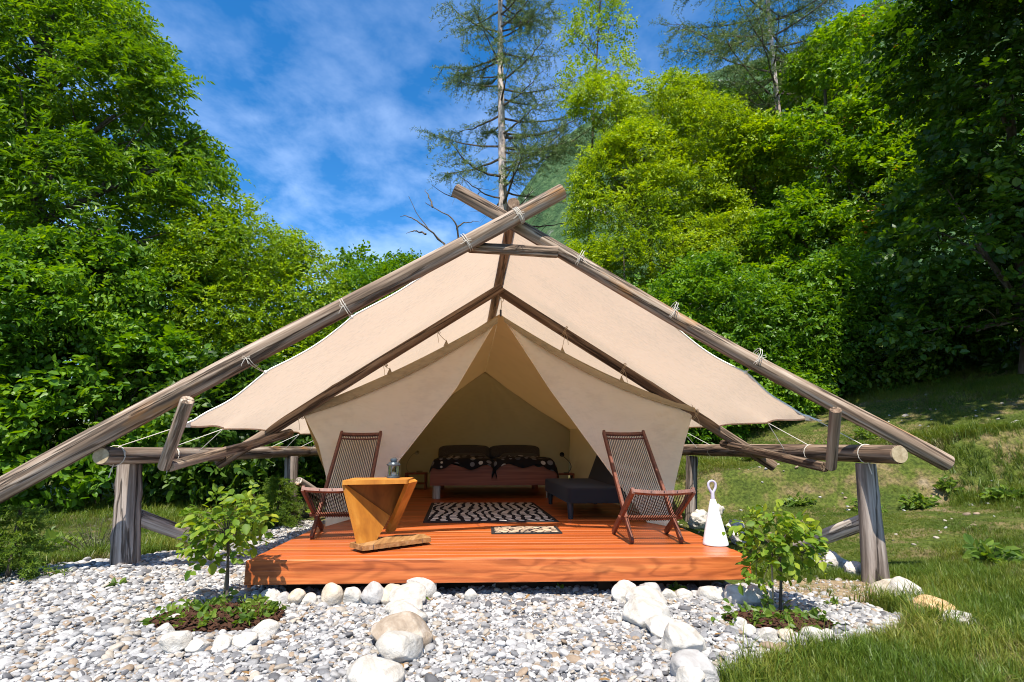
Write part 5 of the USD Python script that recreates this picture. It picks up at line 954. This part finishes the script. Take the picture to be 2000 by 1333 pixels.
# ---------------------------------------------------------------- planting beds, small shrubs and weeds
simple('bark_chip', (.078, .036, .022), .95, .1, noise=(20, (.04, .02, .012), 4))
r = np.random.default_rng(17)
def leafmesh(L, W):
    v = np.array([[0, 0, 0], [.2, .36, .05], [.55, .46, .07], [.85, .26, .02], [1, 0, -.08], [.85, -.26, .02], [.55, -.46, .07], [.2, -.36, .05], [.5, 0, -.02]]) * [L, W, L]
    f = np.array([[8, 1, 0], [8, 2, 1], [8, 3, 2], [8, 4, 3], [8, 5, 4], [8, 6, 5], [8, 7, 6], [8, 0, 7]]); return trimesh.Trimesh(v, f[:, ::-1], process=False)
for bi, (cx, cy, a, b) in enumerate(BEDS):
    side = ('left', 'right')[bi]
    hx, hy = np.meshgrid(np.linspace(-1.05, 1.05, 30), np.linspace(-1.05, 1.05, 24), indexing='ij'); X, Y = cx + hx * a, cy + hy * b; m = sheet(np.stack([X, Y, hgt(X, Y) + .014 + .03 * np.clip(1 - hx ** 2 - hy ** 2, 0, 1)], -1))
    kp = (hx ** 2 + hy ** 2 < 1.05).ravel(); m.update_faces(kp[m.faces].all(1)); m.remove_unreferenced_vertices(); put('planting_bed', m, 'bark_chip', smooth=True, kind='structure', label=f'brown mulched bed under the {side} shrub')
    n = 700; th, ra = r.uniform(0, 6.28, n), np.sqrt(r.random(n)); X, Y = cx + a * ra * np.cos(th), cy + b * ra * np.sin(th)
    points_instancer(f'/World/bark_mulch' + ('' if bi == 0 else '_001'), [(box(1, .35, .14, ch=.05), 'bark_chip', False), (box(.8, .5, .16, ch=.06), 'bark_chip', False)], np.stack([X, Y, hgt(X, Y) + .02 + .03 * (1 - ra ** 2) + r.uniform(0, .015, n)], 1), r.integers(0, 2, n), quat_yaw_tilt(r.uniform(0, 6.28, n), r.normal(0, .4, n), r.normal(0, .4, n)), r.uniform(.018, .045, n), label=f'reddish-brown bark mulch under the {side} shrub', cat='mulch')
    # low herbs round the stem
    hb = thing('ground_cover_plant', f'low bright green herbs in the {side} mulched bed', 'plant'); n = (95, 60)[bi]; th, ra = r.uniform(0, 6.28, n), np.sqrt(r.uniform(.1, 1, n)); X, Y = cx + a * ra * np.cos(th) * .95, cy + b * ra * np.sin(th) * .95 + .02
    P0 = np.stack([X, Y, hgt(X, Y) + .02], 1); D = unit(r.normal(size=(n, 3)) * [1, 1, .3] + [0, 0, .8]); v, f = twigs(r, P0, D, np.broadcast_to([0, -.2, 1.], P0.shape) + r.normal(0, .4, P0.shape), r.uniform(.06, .13, n), 6, .042, .03, L6, .15, .4); put('foliage', (v, f), 'herb_leaf', hb, per=6)
    # the standard shrub itself
    st_b = onz((440, 1522)[bi], (1198, 1203)[bi], GZ); Yb = st_b[1]
    lobes = ([((444, 1030), .27, .23), ((405, 1068), .14, .13), ((478, 1000), .15, .13)], [((1522, 1055), .25, .22), ((1484, 1035), .15, .13), ((1560, 1062), .15, .14), ((1500, 1110), .17, .13)])[bi]
    L_ = [(at(*c, Yb), np.array([w, w * .85, h_]) * .93) for c, w, h_ in lobes]
    sh = thing('rose_shrub', ('small leafy standard shrub on a thin stem left of the path before the post' if bi == 0 else 'small leafy standard shrub on a thin stem at the right deck corner'), 'shrub', group='standard shrubs before the deck')
    top = L_[0][0]; stem = bez(st_b - [0, 0, .03], (st_b + top) / 2 + [.02, 0, 0], top, 10)
    put('stem', tube(stem, np.linspace(.011, .008, 10), 8), 'bark', sh, smooth=True); put('stake', tube(np.stack([st_b + [-.03, .01, -.03], st_b + [-.012, .01, .40]]), .006, 8), 'cut_wood', sh, smooth=True)
    n = 18; p, d = shell(r, L_, n, .4, 3., .30, 3 + bi, -.8); br = [tube(bez(top - [0, 0, .04 + .05 * r.random()], (top * .6 + q * .4) + [0, 0, .05 * r.normal()], q, 6), np.linspace(.004, .0015, 6), 5) for q in p]; put('branches', cat_(br), 'bark', sh, smooth=True)
    nl = 290; p, d = shell(r, L_, nl, .62, 4., .22, 9 + bi, -.95)
    for q, o in zip(p, d):
        x = unit(o * [1, 1, .4] + r.normal(0, .5, 3) - [0, 0, .2]); nn = unit(np.array([0, -.25, 1.]) + .5 * o + r.normal(0, .35, 3)); nn = unit(nn - x * (nn @ x)); R = np.stack([x, np.cross(nn, x), nn], 1)
        ll = r.uniform(.042, .078); put('leaf', leafmesh(ll, ll * r.uniform(.62, .78)), 'rose_leaf', sh, smooth=True, xf=mat4(q, R=R), per=9)
    p2, d2 = shell(r, [(c_, q_ * .8) for c_, q_ in L_], 42, .8, 4., .2, 19 + bi, -.95); v, f = twigs(r, p2, d2 + r.normal(0, .3, p2.shape), np.array([0, -.4, 1.]) + .4 * d2, .13, 6, .050, .036, L6, .1, .4); put('inner_foliage', (v, f), 'rose_leaf', sh, per=6, kind='stuff')
    for k in range(2):
        q = p[k] ; put('shoot', tube(bez(q, q + [.0, 0, .05], q + [.02, 0, .10], 5), .002, 4), 'bark', sh, smooth=True)
def weed(px, py, z, h, n, label, seed, Y=None, ll=.05, mat_='herb_leaf', cat='weed', name='weed', lw=.55, spread=1.0):
    rr = np.random.default_rng(seed); g = onz(px, py, z) if Y is None else at(px, py, Y); g = np.array([g[0], g[1], G(g[0], g[1])]); t = thing(name, label, cat, tuple(g))
    D = unit(rr.normal(size=(n, 3)) * [spread, spread, .25] + [0, 0, .9]); v, f = twigs(rr, np.zeros((n, 3)) + rr.normal(0, h * .12, (n, 3)) * [1, 1, 0], D, np.broadcast_to([0, -.3, 1.], (n, 3)) + rr.normal(0, .4, (n, 3)), rr.uniform(.6, 1.1, n) * h, 7, ll, ll * lw, L6, .2, .4)
    put('foliage', (v, f), mat_, t, per=6); put('stem', cat_([tube(np.stack([[0, 0, -.01], d * h * .8]), [.003, .0015], 4) for d in D]), 'bark', t)
for k, a in enumerate([(1318, 1160, GZ, .10, 5, 'leafy weed under the deck edge below the right chair'), (1180, 1148, GZ, .06, 6, 'small weed at the deck edge left of the right stone row'), (1092, 1152, GZ, .04, 4, 'tiny weed in the pebbles under the deck middle'), (822, 1182, GZ, .06, 2, 'single yellow-green sprout beside the left stone row'),
    (508, 1150, GZ, .05, 5, 'small weed below the left deck corner'), (1500, 1186, GZ, .09, 5, 'weed sprouting behind the right planting bed'), (1622, 1185, GZ, .07, 6, 'weed in the gravel near the right front post'), (298, 1225, GZ, .05, 5, 'small weed left of the left planting bed'), (1412, 1226, GZ, .07, 5, 'weed left of the right planting bed'),
    (235, 1160, GZ+.04, .10, 4, 'thin weed in front of the left front post'), (560, 1152, GZ, .04, 4, 'tiny weed between stones under the left deck')]): weed(*a, seed=400 + k)
for k, a in enumerate([(185, 1095, GZ+.04, .42, 60, 'dry grey-green lavender-like bush at the left front post', 'dry_leaf', .035), (100, 1085, GZ+.04, .34, 26, 'low leafy bush at the left by the grass strip', 'herb_leaf', .09), (505, 1028, GZ, .55, 34, 'leafy shrub with red-tipped shoots left of the rear post', 'rose_leaf', .09), (600, 1010, GZ, .36, 50, 'grey-green wispy bush beside the left chair', 'dry_leaf', .04)]):
    weed(a[0], a[1], a[2], a[3], a[4], a[5], 430 + k, ll=a[7], mat_=a[6], cat='bush', name='small_bush', lw=.3 if a[6] == 'dry_leaf' else .6)
for k, (px, py, Y, h, n, lb, ll) in enumerate([(1945, 1140, 4.6, .20, 26, 'broad-leaved plant in the grass at the right edge', .10), (1960, 1000, 7.0, .26, 34, 'strap-leaved plants on the bank at the right edge', .10), (1540, 915, 9.6, .26, 30, 'green herb clump on the bank above the cone lamp', .07), (1690, 960, 7.6, .24, 30, 'green herb clump on the bank left of the right front post', .07), (1560, 968, 8.4, .22, 26, 'grassy herb clump on the bank behind the right shrub', .07), (1475, 905, 9.8, .3, 34, 'dark leafy clump on the bank just left of the right inner rafter end', .08), (1620, 930, 9.0, .3, 36, 'dark leafy clump on the bank under the right strut', .08), (1790, 955, 7.4, .26, 34, 'leafy clump on the bank right of the right front post', .08), (1850, 930, 7.6, .2, 26, 'low clump on the bank under the right rafter end', .07), (1700, 880, 9.4, .3, 30, 'weedy clump above the bank behind the right rail end', .08)]):
    g = at(px, py, Y); weed(px, py, 0, h, n, lb, 450 + k, Y=Y, ll=ll, cat='plant', name='wild_plant')

# ---------------------------------------------------------------- grass
leafmat('grass_blade', (.042,.085,.007), (.088,.140,.012), (.205,.205,.032), sc=1.4, trans=.3, warm=(0.2700, 0.2295, 0.0945))
leafmat('dry_grass', (0.1125, 0.1125, 0.0375), (0.1875, 0.1625, 0.0625), (0.2875, 0.2375, 0.1125), sc=1.4, trans=.3)
simple('dead_leaf', (.16, .08, .03), .8, .2, noise=(3, (.26, .16, .06), 3))
def tuft(seed, n, h, lean):
    rr = np.random.default_rng(seed); b = rr.normal(0, .022, (n, 3)) * [1, 1, 0]; az = rr.uniform(0, 6.28, n); le = rr.uniform(.15, lean, n); H = h * rr.uniform(.5, 1.15, n); o = np.stack([np.cos(az), np.sin(az), 0 * az], 1); s = np.stack([-np.sin(az), np.cos(az), 0 * az], 1) * rr.uniform(.0018, .0034, n)[:, None]
    m = b + o * (le * H * .35)[:, None] + np.array([0, 0, 1.]) * (H * .6)[:, None]; e = b + o * (le * H)[:, None] + np.array([0, 0, 1.]) * (H * (1 - .3 * le))[:, None]
    V = np.stack([b - s, b + s, m - s * .8, m + s * .8, e], 1).reshape(-1, 3); F = (np.array([[0, 1, 3], [0, 3, 2], [2, 3, 4]])[None] + (np.arange(n) * 5)[:, None, None]).reshape(-1, 3); return trimesh.Trimesh(V, F, process=False)
r = np.random.default_rng(23); N = 420000
X, Y = r.uniform(-9, 11.5, N), r.uniform(1.8, 13.5, N)
keep = np.ones(N, bool); P = np.stack([X, Y, hgt(X, Y)], 1)
keep &= ~in_poly(X + .1 * (meshkit.noise(P * 5) - .5), Y) & ~((X > DECK[0] - .25) & (X < DECK[1] + .25) & (Y > 4.1)) & in_view(P, 1.28)
keep &= ~((X > -2.9) & (X < 2.0) & (Y > 4))
soil = meshkit.fbm(np.stack([X * .9, Y * .9, X * 0], -1), 4, 31)
near_post = ((X - gpt(1640, 1152)[0]) / .55) ** 2 + ((Y - gpt(1640, 1152)[1]) / .33) ** 2 < 1
pr = np.where(X < 0, np.where(Y < 8, .75, .25), np.clip(1.9 - 1.6 * np.clip(soil - .30, 0, 1) * 2.6, .10, 1)); pr = np.where(near_post, .04, pr); pr *= np.clip(1.4 - Y / 16, .5, 1); st_ = np.abs(hgt(X, Y + .15) - hgt(X, Y - .15)) / .3; pr *= np.where(st_ > .42, .28, 1)
keep &= r.random(N) < pr; P = P[keep]; n = len(P)
lush = meshkit.fbm(P * [.6, .6, 0], 3, 77)
tall = np.clip((lush - .38) * 3.0, .22, 1.15) * np.where(P[:, 1] < 4.6, .8, np.clip(.55 + P[:, 1] * .06, 0, 1.15))
protos = [(tuft(s, 15, .15, .9), 'grass_blade', False) for s in range(4)] + [(tuft(9, 12, .10, 1.5), 'dry_grass', False), (tuft(10, 9, .24, .9), 'grass_blade', False)]
dryp = meshkit.fbm(P * [1.1, 1.1, 0] + 40, 3, 12)
idx = np.where(dryp > .50, np.where(r.random(n) < .5, 4, r.integers(0, 4, n)), np.where((r.random(n) < .12) & (lush > .5), 5, r.integers(0, 4, n)))
points_instancer('/World/grass', protos, P - [0, 0, .004], idx, quat_yaw_tilt(r.uniform(0, 6.28, n), r.normal(0, .15, n), r.normal(0, .15, n)), np.clip(tall * r.uniform(.6, 1.2, n), .18, 1.5), label='uneven green and straw-coloured grass on the bank and by the gravel', cat='grass')
n = 70; X, Y = r.uniform(-5, 2.6, n), r.uniform(2.4, 4.4, n); kk = in_poly(X, Y) & ~((X > DECK[0] - .05) & (X < DECK[1] + .05) & (Y > 3.95)); X, Y = X[kk], Y[kk]; n = len(X)
points_instancer('/World/fallen_leaves', [(leafmesh(1., .5), 'dead_leaf', True), (leafmesh(1., .65), 'dead_leaf', True)], np.stack([X, Y, hgt(X, Y) + .038], 1), r.integers(0, 2, n), quat_yaw_tilt(r.uniform(0, 6.28, n), r.normal(0, .35, n), r.normal(0, .35, n)), r.uniform(.025, .055, n), label='a few dry brown leaves lying on the pebbles', cat='leaves')
# bare tan soil between the gravel and the right-hand front post
sx_, sy_ = gpt(1640, 1152); hx, hy = np.meshgrid(np.linspace(-1.2, 1.2, 34), np.linspace(-1.2, 1.2, 26), indexing='ij'); X, Y = sx_ + hx * .56, sy_ + hy * .34; m = sheet(np.stack([X, Y, hgt(X, Y) + .006], -1))
kp = (hx ** 2 + hy ** 2 < .75 + .7 * meshkit.fbm(np.stack([X * 5, Y * 5, X * 0], -1), 3, 3)).ravel(); m.update_faces(kp[m.faces].all(1)); m.remove_unreferenced_vertices(); simple('tan_soil', (.34, .26, .16), .95, .1, noise=(22, (.17, .12, .07), 6), bump=(70, .9, .012)); put('bare_soil', m, 'tan_soil', smooth=True, kind='structure', label='bare tan soil beside the right front post')
n = 420; th, ra = r.uniform(0, 6.28, n), np.sqrt(r.random(n)); X, Y = sx_ + .58 * ra * np.cos(th), sy_ + .36 * ra * np.sin(th)
points_instancer('/World/soil_pebbles', [(rock(520 + k, 2, .25, .6), f'pebble_{(3, 6, 0)[k]}', True) for k in range(3)], np.stack([X, Y, hgt(X, Y) + .009], 1), r.integers(0, 3, n), quat_yaw_tilt(r.uniform(0, 6.28, n), r.normal(0, .3, n), r.normal(0, .3, n)), r.lognormal(math.log(.008), .4, n), label='small tan pebbles on the bare soil by the right front post', cat='pebbles')
# fallen pale scree on the bank and small flowers
n = 420; X, Y = r.uniform(2.4, 9, n), r.uniform(3.8, 10.5, n); so = meshkit.fbm(np.stack([X * .9, Y * .9, X * 0], -1), 4, 31); kk = (so > .52) | (((X - 2.6) / .8) ** 2 + ((Y - 4.2) / .5) ** 2 < 1); X, Y = X[kk], Y[kk]; n = len(X)
points_instancer('/World/loose_stones', [(rock(500 + k, 2, .25, .6), f'pebble_{(0, 3, 6)[k]}', True) for k in range(3)], np.stack([X, Y, hgt(X, Y) + .004], 1), r.integers(0, 3, n), quat_yaw_tilt(r.uniform(0, 6.28, n), r.normal(0, .3, n), r.normal(0, .3, n)), r.lognormal(math.log(.016), .45, n), label='pale loose stones scattered in the bare soil of the bank', cat='stones')
